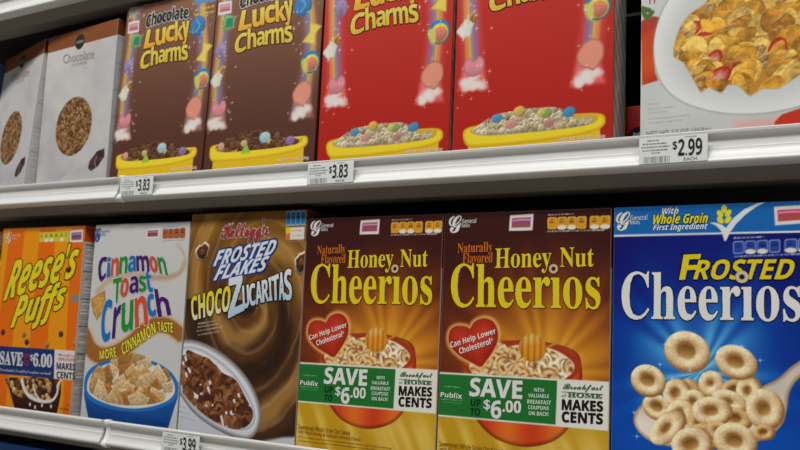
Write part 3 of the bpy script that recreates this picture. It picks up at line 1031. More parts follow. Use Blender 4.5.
# ================================================================= CINNAMON SQUARES (white box)
def cinnamon_box():
    P = Panel(193, 286, color=rgb(202, 202, 199))
    U, V = P.U, P.V
    P.C = mix(P.C, rgb(190, 190, 192), fbm(U, V, 60, 4) * .5)
    P.part('milk_swirl')
    P.stroke([(171.0,255.1),(185.7,241.0),(187.6,221.6),(165.9,209.1),(126.8,207.5),(81.7,211.6),(40.4,204.1),(14.4,186.2)], (3, 9), rgb(196, 160, 130), soft=2.5, alpha=.75)
    P.stroke([(186.8,229.9),(176.9,214.7),(142.5,209.0),(102.2,211.6)], (5, 7), rgb(176, 130, 96), soft=3, alpha=.5)
    P.part('ribbon_banner')
    P.stroke([(-4.0,121.1),(11.4,102.8),(34.1,94.5),(63.1,99.6),(92.5,114.4),(118.7,133.0),(143.4,142.9),(166.8,141.6),(188.8,131.5)], (31, 25), rgb(214, 170, 120), soft=4, alpha=.8)
    P.stroke([(-4.0,121.1),(11.4,102.8),(34.1,94.5),(63.1,99.6),(92.5,114.4),(118.7,133.0),(143.4,142.9),(166.8,141.6),(188.8,131.5)], (25, 20), rgb(156, 98, 40), soft=2)
    P.part('square_piece_picture')
    P.poly([(1.4,175.7),(31.4,189.4),(37.4,166.1),(19.4,144.6),(9.2,156.7)], lambda u, v, d: mix(rgb(150, 104, 42), rgb(206, 160, 84), np.clip(d / 3, 0, 1) * .6 + .4 * np.round(noise2(u, v, 3, 5))))
    # bowl
    P.part('bowl_picture')
    P.poly([(2.8,57.4),(4.4,35.9),(13.9,12.3),(22.5,-5.4),(33.6,-25.5),(173.8,-22.0),(178.6,4.9),(185.9,26.8),(193.1,48.6),(192.2,67.2)], lambda u, v, d: mix(rgb(10, 60, 130), rgb(34, 112, 190), np.clip((v - 10) / 60, 0, 1) * .8 + .2 * noise2(u, v, 20, 3)))
    P.poly([(3.2,45.9),(8.8,70.8),(41.4,87.0),(94.5,96.3),(146.8,91.5),(180.9,77.2),(194.2,56.7),(182.7,39.9),(145.8,26.1),(102.9,20.5),(57.5,21.6),(18.2,29.8)], rgb(34, 110, 186), curve=True)
    inn = [(9.7,46.3),(15.8,66.9),(46.1,83.0),(94.9,92.1),(143.3,87.2),(175.5,74.2),(186.7,56.2),(174.9,41.9),(141.5,30.5),(102.3,25.3),(61.1,26.8),(24.1,34.5)]
    P.poly(inn, rgb(222, 216, 206), curve=True)
    heap = [(14.0,46.6),(18.0,67.0),(37.3,85.4),(74.0,95.9),(97.8,102.7),(154.5,91.9),(177.6,71.6),(181.4,53.1),(160.0,38.1),(101.9,29.4),(56.6,29.9),(25.9,37.5)]
    P.pile(heap, 46, lambda p, k: P.square(p, P.rnd.uniform(12, 16), [rgb(206, 162, 100), rgb(218, 184, 132), rgb(176, 120, 58), rgb(222, 192, 146)][k % 4], P.rnd.uniform(0, 3), k, P.rnd.uniform(.55, .95)))
    P.part(None)
    P.badge([(108.3,277.8),(134.4,278.6),(134.8,264.7),(108.8,263.8)], (130, 50, 80))
    P.pills([(141.1,276.8),(185.1,277.8),(185.5,263.7),(141.9,263.1)], [(0, .24), (.25, .49), (.5, .74), (.75, 1)], (), (166, 92, 40), (140, 76, 34))
    P.greek(*[(141.2,279.9),(170.4,280.6)], 1.2, rgb(120, 110, 110), 1)
    P.greek(*[(141.2,260.3),(185.7,261.2)], 1.2, rgb(120, 110, 110), 2)
    P.greek(*[(8.7,19.0),(30.4,18.0)], 1.4, rgb(30, 60, 110), 3, .6)
    P.greek(*[(127.7,12.4),(174.4,9.9)], 1.8, rgb(20, 40, 90), 3, .7)
    root = empty('cereal_box')
    parts, fr = carton(root, P, .062, nutrition_side(rgb(210, 210, 208), 20, rgb(214, 214, 212)), rgb(224, 224, 222), rgb(210, 210, 208))
    T = Text(frame=fr)
    pu, bu, og, gr = rgb(70, 22, 108), rgb(20, 112, 184), rgb(206, 78, 46), rgb(34, 138, 52)
    e = (rgb(226, 226, 222), .8)
    Ls = [('C', pu, [(11.6,236.5),(30.9,239.3),(31.3,208.4),(17.4,198.0)]), ('i', bu, [(32.2,237.1),(38.6,237.8),(40.5,209.2),(33.1,207.7)]), ('n', og, [(41.0,235.6),(56.8,236.9),(57.6,211.5),(41.4,209.9)]),
          ('n', gr, [(58.5,237.7),(75.1,239.0),(75.7,215.1),(59.1,213.2)]), ('a', bu, [(76.6,239.0),(91.0,239.6),(93.4,217.3),(77.6,216.2)]), ('m', pu, [(92.2,239.7),(116.3,239.3),(121.8,217.4),(95.4,217.9)]),
          ('o', og, [(117.5,239.0),(132.7,237.5),(139.0,214.9),(123.8,217.4)]), ('n', gr, [(134.2,237.9),(148.6,235.7),(158.5,211.9),(141.9,214.9)]),
          ('T', gr, [(47.7,205.6),(66.4,208.6),(65.2,172.5),(53.3,170.1)]), ('o', og, [(65.2,206.4),(81.0,208.2),(80.9,181.4),(65.1,179.0)]), ('a', pu, [(82.3,209.4),(98.8,210.9),(102.5,186.7),(84.2,185.3)]),
          ('s', gr, [(100.9,210.8),(113.0,211.4),(118.8,188.8),(104.4,187.5)]), ('t', bu, [(111.8,216.7),(122.8,217.4),(131.8,188.6),(120.9,187.7)]),
          ('C', bu, [(29.0,173.2),(49.9,177.3),(51.6,117.6),(31.9,112.4)]), ('r', pu, [(54.5,165.1),(68.8,169.0),(69.7,124.0),(54.9,119.9)]), ('u', gr, [(70.3,170.5),(93.7,177.4),(96.5,133.6),(73.3,129.2)]),
          ('n', og, [(95.6,178.8),(117.3,184.1),(127.6,143.1),(101.1,137.2)]), ('c', bu, [(119.0,183.5),(132.0,186.5),(142.1,156.0),(126.8,151.4)]), ('h', pu, [(133.3,192.8),(157.2,189.6),(170.1,157.5),(145.3,153.3)])]
    for ch, c, q in Ls:
        T.add(ch, q, c, 'bold', edge=e, fat=.5)
    T.build('brand_lettering', root)
    T = Text(frame=fr)
    bu2 = rgb(40, 84, 160)
    logo(T, [(-1.5,280.8),(11.8,281.3),(12.8,261.8),(-0.6,261.1)], [(13.2,278.5),(30.6,279.0),(31.1,274.9),(13.7,274.3)], [(13.5,273.7),(23.6,273.8),(24.0,269.9),(14.0,269.5)], bu2)
    T.build('maker_logo', root)
    T = Text(frame=fr)
    y2 = rgb(228, 220, 70)
    e = (rgb(96, 52, 14), .7)
    T.add('MORE', [(31.1,101.6),(64.1,108.9),(67.9,94.2),(32.6,88.7)], y2, 'bold', edge=e)
    T.add('CINNAMON', [(75.1,113.6),(138.0,147.6),(143.7,131.2),(80.0,97.6)], y2, 'bold', edge=e, bow=-.6)
    T.add('TASTE', [(144.0,147.1),(174.0,146.9),(175.9,133.1),(147.4,133.4)], y2, 'bold', edge=e)
    T.build('ribbon_lettering', parts['ribbon_banner'])
    return root


# ================================================================= PEANUT BUTTER PUFFS (orange stripes)
def orange_box():
    P = Panel(199, 286, color=rgb(232, 98, 8))
    U, V = P.U, P.V
    t = np.clip(.5 + (np.sin((U - 37 + (U - 100) * (V - 286) * .0006) / 199 * 2 * np.pi * 2.62 - 1.57 + 0) * 5), 0, 1)
    P.C = mix(rgb(222, 104, 4), rgb(228, 144, 8), t)
    P.C = mix(P.C, rgb(240, 150, 60), np.clip((V - 281) / 5, 0, 1))
    P.pills([(92.6,277.5),(161.8,278.7),(163.3,263.7),(94.6,263.1)], [(0, .16), (.16, .33), (.33, .5), (.5, .67), (.7, .85), (.85, 1)], (1, 2, 4), (196, 190, 50), (214, 208, 70))
    P.badge([(165.3,279.1),(194.9,280.7),(196.4,261.5),(167.6,260.9)], (110, 70, 120))
    br, tn = rgb(104, 48, 18), rgb(196, 140, 80)
    for (q, c) in zip([(77.0,117.6),(86.0,106.4),(164.9,121.9),(198.5,109.2),(134.6,104.0),(23.8,119.5),(104.5,165.7),(168.4,218.6)], (tn, br, br, tn, tn, br, br, br)):
        P.part('puff_picture', True)
        P.ell(q, 5.4, 4.8, lambda X, Y, q_, c=c: np.clip(c * (.75 + .4 * np.clip(Y * .6 - X * .5, -1, 1))[..., None], 0, 1))
    P.part('bowl_picture')
    P.poly([(42.0,49.9),(55.4,27.6),(68.4,7.2),(86.1,-12.5),(166.5,-11.2),(172.5,12.7),(176.4,35.0),(173.9,54.0),(164.5,55.6),(101.1,52.2)], lambda u, v, d: mix(rgb(66, 30, 16), rgb(34, 14, 8), .5 + .5 * np.sin(u * 1.5)), soft=.8)
    heap = [(44.2,51.6),(57.4,30.9),(86.1,20.8),(115.7,17.0),(148.5,19.6),(168.1,28.5),(172.6,46.5),(171.2,56.7),(124.5,56.7)]
    P.pile(heap, 70, lambda p, k: P.flake(p, P.rnd.uniform(5, 7), [br, rgb(214, 164, 90), rgb(130, 70, 30), rgb(228, 196, 130)][k % 4], k, 1.3, .9))
    P.stroke([(82.2,47.9),(91.7,33.3),(107.5,23.9),(134.3,20.0),(157.3,23.2),(167.3,34.3),(167.8,47.6),(173.9,54.0)], (7, 3), rgb(222, 216, 214), soft=.8)
    P.stroke([(110.0,40.7),(118.8,29.3),(129.4,21.1)], (3, 4), rgb(222, 216, 214), soft=.8)
    for q in [(106.6,13.3),(119.1,9.8),(156.1,14.3),(135.1,14.1)]:
        P.ell(q, 2.2, 3, rgb(214, 206, 204))
    P.part('coupon_strip')
    P.poly([(6.4,97.7),(153.4,98.4),(157.6,55.4),(10.6,53.9)], rgb(24, 46, 104), soft=.4)
    P.poly([(153.4,98.4),(214.5,98.9),(217.9,56.0),(157.6,55.4)], rgb(216, 210, 208), soft=.4)
    P.part(None)
    P.poly([(180.8,181.6),(198.2,182.6),(198.7,171.4),(181.6,170.3)], rgb(130, 130, 128))
    P.greek(*[(189.8,19.2),(209.9,19.7)], 2.2, rgb(110, 50, 10), 3)
    P.greek(*[(177.1,12.6),(210.8,13.0)], 2.2, rgb(110, 50, 10), 5)
    root = empty('cereal_box')
    parts, fr = carton(root, P, .064, nutrition_side(rgb(206, 84, 14), 24, rgb(214, 210, 206)), rgb(232, 150, 60), rgb(222, 100, 20))
    T = Text(frame=fr)
    y3 = rgb(222, 206, 24)
    e = (rgb(70, 26, 8), 1.7)
    T.add("Reese's", [(32.7,231.2),(193.7,263.2),(184.6,208.8),(17.6,168.6)], y3, 'italic', edge=e, fat=1.0, bow=1.5)
    T.add('Puffs', [(54.3,179.6),(171.4,204.9),(164.5,151.1),(39.2,110.7)], y3, 'italic', edge=e, fat=1.0, bow=-1.5)
    T.build('brand_lettering', root)
    T = Text(frame=fr)
    logo(T, [(7.2,280.2),(22.8,280.3),(23.1,261.0),(8.4,260.6)], [(24.4,276.5),(43.9,277.0),(44.5,272.9),(24.8,272.5)], [(25.1,271.7),(37.0,271.8),(37.5,268.2),(25.4,267.9)], rgb(232, 200, 170))
    T.build('maker_logo', root)
    T = Text(frame=fr)
    T.add('SAVE', [(21.9,89.4),(79.8,90.0),(81.0,69.6),(23.7,69.1)], rgb(206, 208, 214), 'serif', fat=.7)
    T.add('UP', [(83.6,89.4),(94.1,89.5),(94.5,81.5),(84.0,81.4)], rgb(170, 36, 40), 'bold')
    T.add('TO', [(85.1,78.7),(95.6,78.8),(96.1,70.1),(85.6,70.0)], rgb(170, 36, 40), 'bold')
    T.add('$', [(97.2,88.5),(105.6,88.7),(106.6,78.4),(98.1,78.3)], rgb(206, 208, 214), 'serif')
    T.add('6.00', [(105.4,90.5),(149.3,90.7),(150.8,71.4),(106.9,71.1)], rgb(206, 208, 214), 'serif', fat=.7)
    T.add('with valuable breakfast coupons on back!', [(16.8,64.0),(150.4,65.5),(150.9,58.4),(17.1,56.8)], rgb(196, 200, 212), 'script')
    T.add('Breakfast', [(161.7,93.6),(202.7,93.9),(203.3,88.7),(162.0,88.1)], rgb(196, 70, 60), 'script')
    T.add('HOME', [(163.7,87.4),(203.5,87.6),(203.6,83.4),(163.8,83.0)], rgb(196, 70, 60), 'serif')
    T.add('MAKES', [(161.3,79.6),(203.8,79.9),(204.5,70.6),(162.1,69.8)], rgb(60, 62, 70), 'bold', fat=.2)
    T.add('CENTS', [(163.0,66.6),(205.0,66.8),(205.8,57.1),(163.9,56.6)], rgb(60, 62, 70), 'bold', fat=.2)
    T.build('coupon_lettering', parts['coupon_strip'])
    return root


# ================================================================= MARSHMALLOW CEREAL (brown and red versions)
def charm_box(chocolate):
    P = Panel(187.5, 274)
    U, V = P.U, P.V
    if chocolate:
        P.C[:] = mix(rgb(88, 50, 38), rgb(134, 92, 68), np.clip((V - 60) / 220, 0, 1))
        P.C = mix(P.C, rgb(150, 100, 60), np.clip((V - 255) / 19, 0, 1) * np.clip((U - 30) / 40, 0, 1) * .5)
    else:
        P.C[:] = mix(rgb(176, 30, 18), rgb(190, 46, 36), np.clip((V - 40) / 200, 0, 1))
    # trails of rainbow light down both sides, each ending in a white sparkling cloud
    cols = [rgb(226, 150, 70), rgb(222, 200, 90), rgb(120, 150, 180), rgb(140, 104, 170)]
    halo = rgb(222, 120, 120) if not chocolate else rgb(170, 130, 130)
    paths = ([(18.4,294.3),(15.0,239.7),(16.8,190.8),(19.3,154.3),(23.7,103.9)], [(152.9,264.6),(162.8,211.4),(165.7,166.1),(164.0,133.1),(160.2,94.0)])
    if chocolate:
        paths = ([(23.7,312.5),(19.2,246.9),(16.6,181.8),(14.4,131.8),(18.8,88.7)], [(151.0,288.0),(162.0,230.4),(170.7,181.3),(169.6,134.2),(163.5,89.6)])
    for side, path in enumerate(paths):
        P.part('rainbow_trail', True)
        P.stroke(path, (20, 27), halo, soft=5, alpha=.45)
        for k, c in enumerate(cols):
            o = (k - 1.5) * 4.3 * (1 if side == 0 else -1)
            P.stroke(np.array(path) + (o, 0), 4.6, c, soft=1.8, alpha=.75)
        P.part('sparkle_cloud', True)
        cx, cy = path[-1]
        cy -= 14
        P.poly([(cx - 11, cy + 26), (cx + 11, cy + 26), (cx + 19, cy - 6), (cx - 19, cy - 6)], halo * 1.1, soft=3, alpha=.7)
        for k in range(16):
            P.ell((cx + P.rnd.uniform(-13, 13), cy + P.rnd.uniform(-6, 9)), P.rnd.uniform(3.5, 6.5), P.rnd.uniform(3, 5), rgb(230, 222, 216), soft=2.2, alpha=.75)

    def blob(q, a, b, c, rot=0., seed=0):
        P.ell(q, a, b, lambda X, Y, q_: np.clip(c * (.9 + .12 * np.clip(Y - X * .3, -1, 1) - .1 * np.clip((q_ - .7) * 3, 0, 1) + .12 * noise2(X * 9, Y * 9, 3, seed))[..., None], 0, 1), rot, soft=.9)
    if chocolate:
        hrt, bal, pop, star, shoe, hat, moon, glass = [(21.2,95.5),(161.9,101.7),(173.0,143.7),(13.6,139.1),(16.7,180.4),(26.6,218.6),(154.5,223.4),(170.6,182.6)]
    else:
        hrt, bal = [(24.7,109.6),(162.2,105.8)]
        pop, star, shoe, hat, moon, glass = [(169.7,158.6),(13.0,157.1),(25.3,210.7),(36.1,238.0),(157.3,229.3),(170.8,198.4)]
    mp = lambda: P.part('marshmallow_picture', True)
    pk = rgb(222, 140, 150)
    mp()
    hx, hy = hrt
    P.poly([(hx, hy + 7), (hx + 5, hy + 12), (hx + 11, hy + 10), (hx + 13, hy + 2), (hx + 9, hy - 7), (hx, hy - 11), (hx - 9, hy - 8), (hx - 13, hy + 1), (hx - 11, hy + 9), (hx - 5, hy + 11)],
           lambda u, v, d: mix(pk * .72, pk, np.clip(d / 2.5, 0, 1) * .6 + .4 * np.clip((v - hy + 8) / 10, 0, 1)), curve=True, soft=.9)
    mp()
    bx, by = bal
    sl = rgb(224, 146, 122)
    P.poly([(bx - 6, by + 15), (bx + 5, by + 18), (bx + 14, by + 11), (bx + 15, by - 2), (bx + 9, by - 12), (bx + 4, by - 17), (bx - 2, by - 14), (bx - 11, by - 10), (bx - 15, by + 2)],
           lambda u, v, d: mix(sl * .76, sl, np.clip(d / 3, 0, 1)), curve=True, soft=.9)
    mp()
    c = pop
    for r, cc in ((15, rgb(40, 126, 190)), (12, rgb(222, 206, 80)), (9.2, rgb(222, 130, 96)), (5.6, rgb(206, 120, 110))):
        blob((c[0] + (15 - r) * .25, c[1] - (15 - r) * .5), r, r, cc)
    P.poly([(c[0] - 15, c[1] + 4), (c[0] - 5, c[1] + 3), (c[0] - 5, c[1] - 14), (c[0] - 12, c[1] - 10)], rgb(206, 202, 100), soft=1.5, curve=True, alpha=.9)
    mp()
    c = star
    P.poly([(c[0] - 14, c[1] - 2), (c[0] - 2, c[1] + 11), (c[0] + 10, c[1] + 17), (c[0] + 12, c[1] + 9), (c[0] + 8, c[1]), (c[0] + 6, c[1] - 10), (c[0] - 4, c[1] - 12)],
           lambda u, v, d: mix(rgb(178, 176, 150), rgb(232, 230, 216), np.clip(d / 2, 0, 1) * .5 + .5 * noise2(u, v, 4, 3)), soft=1.2)
    P.flake((c[0] + 9, c[1] + 12), 6.5, rgb(228, 156, 80), 3, 1.2, 1)
    mp()
    blob(shoe, 10.5, 12, rgb(156, 136, 180))
    P.ell((shoe[0], shoe[1] - 7), 2.6, 6, rgb(120, 92, 136), alpha=.6)
    mp()
    blob(hat, 12, 11.5, rgb(130, 176, 104))
    P.poly([(hat[0] - 5, hat[1] - 6), (hat[0] + 8, hat[1] - 6), (hat[0] + 8, hat[1] + 7), (hat[0] - 4, hat[1] + 7)], rgb(30, 132, 104), soft=1)
    mp()
    blob(moon, 15, 15, rgb(52, 124, 184))
    P.stroke([(moon[0] - 2, moon[1] + 8), (moon[0] + 4, moon[1]), (moon[0] - 3, moon[1] - 8)], 3, rgb(96, 160, 206), soft=1)
    mp()
    c = glass
    P.poly([(c[0] - 3, c[1] + 17), (c[0] + 17, c[1] + 8), (c[0] + 8, c[1] - 1), (c[0] + 8, c[1] - 17), (c[0] - 14, c[1] - 10), (c[0] - 3, c[1] + 2)],
           lambda u, v, d: mix(rgb(196, 160, 50), rgb(226, 206, 90), np.clip(d / 3, 0, 1)), soft=1)
    P.part(None)
    for k in range(70):
        left = k % 2
        u = P.rnd.uniform(4, 46) if left else P.rnd.uniform(138, 184)
        P.sparkle((u, P.rnd.uniform(58, 262)), P.rnd.uniform(.8, 1.8), rgb(240, 232, 220), .8)
    # bowl
    P.part('bowl_picture')
    keepU, keepV = P.U, P.V
    if chocolate:
        P.U, P.V = P.U + 3.5, P.V - 5.5
    P.poly([(20.1,24.7),(21.1,-4.3),(174.9,-13.9),(174.3,29.8),(107.5,23.4)], rgb(226, 188, 28))
    rim = [(13.6,27.5),(14.5,36.7),(24.6,40.5),(59.4,43.2),(107.0,43.4),(152.3,43.6),(174.1,41.6),(180.1,35.7),(177.5,27.4),(163.6,22.1),(130.4,18.3),(84.2,16.3),(41.7,16.1),(20.3,17.7)]
    P.poly(rim, lambda u, v, d: mix(rgb(206, 160, 10), rgb(240, 214, 44), np.clip(d / 4, 0, 1)), curve=True)
    inn = [(22.3,33.8),(34.8,38.5),(107.0,41.2),(163.3,41.0),(172.0,36.4),(163.5,30.7),(130.2,28.1),(83.9,27.6),(41.3,28.2)]
    P.poly(inn, rgb(206, 168, 60), curve=True)
    heap = [(24.8,34.7),(34.6,42.0),(49.3,49.9),(66.4,52.9),(83.2,54.7),(100.9,54.1),(116.0,53.7),(129.8,51.3),(146.7,43.1),(165.5,35.9),(161.3,30.9),(130.2,28.7),(83.9,28.1),(41.3,29.3)]
    tan = [rgb(222, 204, 166), rgb(206, 184, 142), rgb(232, 218, 188)] if not chocolate else [rgb(120, 76, 46), rgb(146, 98, 62), rgb(98, 58, 36)]
    P.pile(heap, 190, lambda p, k: P.flake(p, P.rnd.uniform(4, 5.8), tan[k % 3], k, 1.3, .9))
    P.U, P.V = keepU, keepV
    if chocolate:
        ms = zip([(75.1,37.4),(30.8,42.1),(71.1,43.9),(106.3,49.2),(148.1,41.9),(126.2,50.3)], (rgb(150, 190, 66), rgb(216, 164, 150), rgb(206, 180, 130), rgb(170, 206, 216), rgb(152, 116, 180), rgb(130, 84, 54)), (6.5, 6, 6, 9.5, 7.5, 5))
        for q_, c_, r_ in ms:
            if r_ == 6.5:
                P.poly([(q_[0] - 8, q_[1] - 8), (q_[0] + 8, q_[1] - 7), (q_[0] - 1, q_[1] + 9)], c_, soft=.8)
            elif r_ == 6 and c_[0] > .83:
                blob(q_, 6, 6, c_)
            else:
                blob(q_, r_, r_ * .8, c_)
    else:
        for q_, c_, r_ in zip([(55.6,47.0),(82.0,53.1),(72.8,38.6),(113.8,47.3),(117.6,35.8),(140.0,46.4),(108.0,48.9)],
                              (rgb(86, 150, 186), rgb(222, 186, 84), rgb(214, 150, 140), rgb(136, 172, 96), rgb(186, 130, 128), rgb(70, 144, 190), rgb(216, 206, 100)), (7, 7, 7, 6.5, 6, 7.5, 5)):
            blob(q_, r_, r_ * .75, c_, .3)
    P.part(None)
    if chocolate:
        P.badge([(5.2,251.4),(29.5,251.2),(30.3,232.7),(6.0,232.9)], (200, 130, 150))
        P.part('nutrition_strip')
        P.poly([(141.4,266.9),(182.1,270.5),(184.0,255.4),(144.6,257.4)], rgb(90, 140, 180))
        P.part(None)
        P.greek(*[(145.8,248.2),(182.9,248.9)], 3.6, rgb(206, 190, 40), 3, .9)
        P.greek(*[(145.8,240.7),(183.9,240.7)], 3.6, rgb(206, 190, 40), 5, .9)
    root = empty('cereal_box')
    dark = rgb(60, 34, 26) if chocolate else rgb(176, 30, 18)
    if chocolate:
        side = nutrition_side(rgb(70, 40, 30), 274, rgb(70, 40, 30), (120, 90, 80))
    else:
        def side(S):
            S.C[:] = mix(rgb(120, 112, 104), rgb(186, 178, 168), fbm(S.U * .4 + S.V * .5, S.U - S.V * .4, 14, 3) + .25 * np.sin((S.V * .6 + S.U) / 2.4))
            S.poly(rect(0, 2.2, 0, S.H), rgb(170, 30, 20), curve=False)
    parts, fr = carton(root, P, .044, side, dark * 1.3, dark)
    T = Text(frame=fr)
    if chocolate:
        T.add('Chocolate', [(46.1,257.0),(132.6,257.1),(133.3,237.4),(46.0,235.9)], rgb(30, 26, 24), 'bold', edge=(rgb(226, 222, 212), 1.5), fat=.3, bow=3.2, level=1)
    ed = (rgb(84, 44, 18), 1.0)
    yg = [rgb(228, 204, 84), rgb(222, 166, 44)]
    xs = [(48.6,232.4),(70.7,234.6),(90.6,235.5),(111.1,236.2),(134.4,236.5)]
    # wide first word, its letters growing taller to the right
    T.add('L', [(50.8,232.1),(66.8,232.9),(68.6,205.7),(46.2,204.9)], yg, 'bold', edge=ed, fat=1.1)
    T.add('u', [(69.3,230.2),(89.1,231.1),(90.5,206.6),(71.4,205.4)], yg, 'bold', edge=ed, fat=.9)
    T.add('c', [(91.0,232.4),(107.6,232.2),(110.0,208.4),(92.4,207.8)], yg, 'bold', edge=ed, fat=.9)
    T.add('k', [(108.2,236.7),(123.0,235.9),(127.6,207.5),(111.8,207.4)], yg, 'bold', edge=ed, fat=.9)
    T.add('y', [(123.3,233.6),(136.1,233.9),(139.7,198.4),(128.5,197.6)], yg, 'bold', edge=ed, fat=.9)
    y4 = [rgb(224, 204, 84), rgb(214, 180, 56)]
    T.add('C', [(42.9,198.4),(63.0,200.4),(63.5,175.1),(41.6,170.8)], y4, 'bold', edge=ed, fat=.45, level=1)
    T.add('h', [(63.4,204.9),(77.1,205.4),(80.1,176.8),(65.5,175.6)], y4, 'bold', edge=ed, fat=.45, level=1)
    T.add('a', [(79.7,197.4),(92.8,197.6),(94.6,177.6),(81.5,177.4)], y4, 'bold', edge=ed, fat=.45, level=1)
    T.add('r', [(94.3,197.4),(103.7,198.0),(105.3,177.5),(96.0,177.4)], y4, 'bold', edge=ed, fat=.45, level=1)
    T.add('m', [(104.5,198.2),(124.9,197.7),(127.4,176.2),(106.6,177.3)], y4, 'bold', edge=ed, fat=.45, level=1)
    T.add('s', [(126.4,198.4),(138.4,198.5),(142.0,175.1),(129.1,175.7)], y4, 'bold', edge=ed, fat=.45, level=1)
    T.build('brand_lettering', root)
    T = Text(frame=fr)
    if chocolate:
        logo(T, [(3.8,274.7),(17.3,274.1),(17.8,255.8),(4.9,256.2)], [(18.8,271.0),(35.4,270.7),(35.8,266.3),(19.5,266.6)], [(19.6,265.7),(29.6,265.7),(29.9,261.8),(20.2,261.8)], rgb(200, 190, 180))
    else:
        logo(T, [(3.8,274.7),(17.3,274.1),(17.8,255.8),(4.9,256.2)], [(18.8,271.0),(35.4,270.7),(35.8,266.3),(19.5,266.6)], [(19.6,265.7),(29.6,265.7),(29.9,261.8),(20.2,261.8)], WHT)
    T.build('maker_logo', root)
    T = Text(frame=fr)
    T.add('NET WT 11.5 OZ (326g)', [(130.4,18.9),(180.3,19.0),(180.4,13.7),(130.5,13.9)], rgb(240, 214, 190), 'bold')
    T.build('weight_lettering', root)
    return root


# ================================================================= GRANOLA (white box, brown top)
def granola_box():
    P = Panel(187, 262, color=rgb(198, 198, 202))
    U, V = P.U, P.V
    P.C = mix(rgb(204, 202, 200), rgb(172, 170, 174), fbm(U + V * .6, V - U * .3, 70, 12) * 1.5 - .4)
    P.part('brown_band')
    P.poly([(-2, 236), (189, 236), (189, 266), (-2, 266)], rgb(132, 74, 34), soft=.5)
    P.part('oval_emblem')
    P.ell([(90.4,241.0)][0], 12.5, 12.5, rgb(34, 38, 34))
    P.ell([(90.4,241.0)][0], 11, 2.6, rgb(150, 156, 150), alpha=.7)
    P.part('granola_picture')
    a, b = [(92.6,103.2)][0]
    rg = [(a + 48 * math.cos(t), b + 47 * math.sin(t)) for t in np.linspace(0, 2 * math.pi, 26)[:-1]]
    P.poly(rg, rgb(120, 82, 46), soft=1.5)
    P.pile(rg, 620, lambda p, k: P.flake(p, P.rnd.uniform(3, 5), [rgb(170, 124, 74), rgb(136, 92, 52), rgb(200, 158, 104), rgb(110, 70, 40)][k % 4], k, 1.3, .8))
    P.part('chocolate_picture')
    P.poly([(140.9,32.4),(143.3,43.1),(160.5,57.2),(178.9,60.2),(180.6,47.8),(166.2,33.6),(149.3,27.2)], lambda u, v, d: rgb(62, 44, 44) * (.7 + .7 * noise2(u, v, 5, 3))[..., None])
    P.stroke([(161.5,30.9),(157.5,42.0),(161.5,49.4)], .9, rgb(190, 186, 190))
    P.part(None)
    root = empty('cereal_box')
    parts, fr = carton(root, P, .058, nutrition_side(rgb(110, 58, 26), 25, rgb(202, 202, 202), (150, 150, 152)), rgb(206, 204, 204), rgb(120, 66, 30))
    T = Text(frame=fr)
    T.add('Chocolate', [(47.1,226.4),(132.9,222.7),(133.7,207.3),(49.3,211.1)], rgb(160, 140, 134), 'plain')
    T.add('CLUSTERS', [(73.5,207.3),(114.1,205.7),(114.7,201.6),(74.1,203.1)], rgb(160, 150, 150), 'sans')
    T.build('title_lettering', root)
    return root


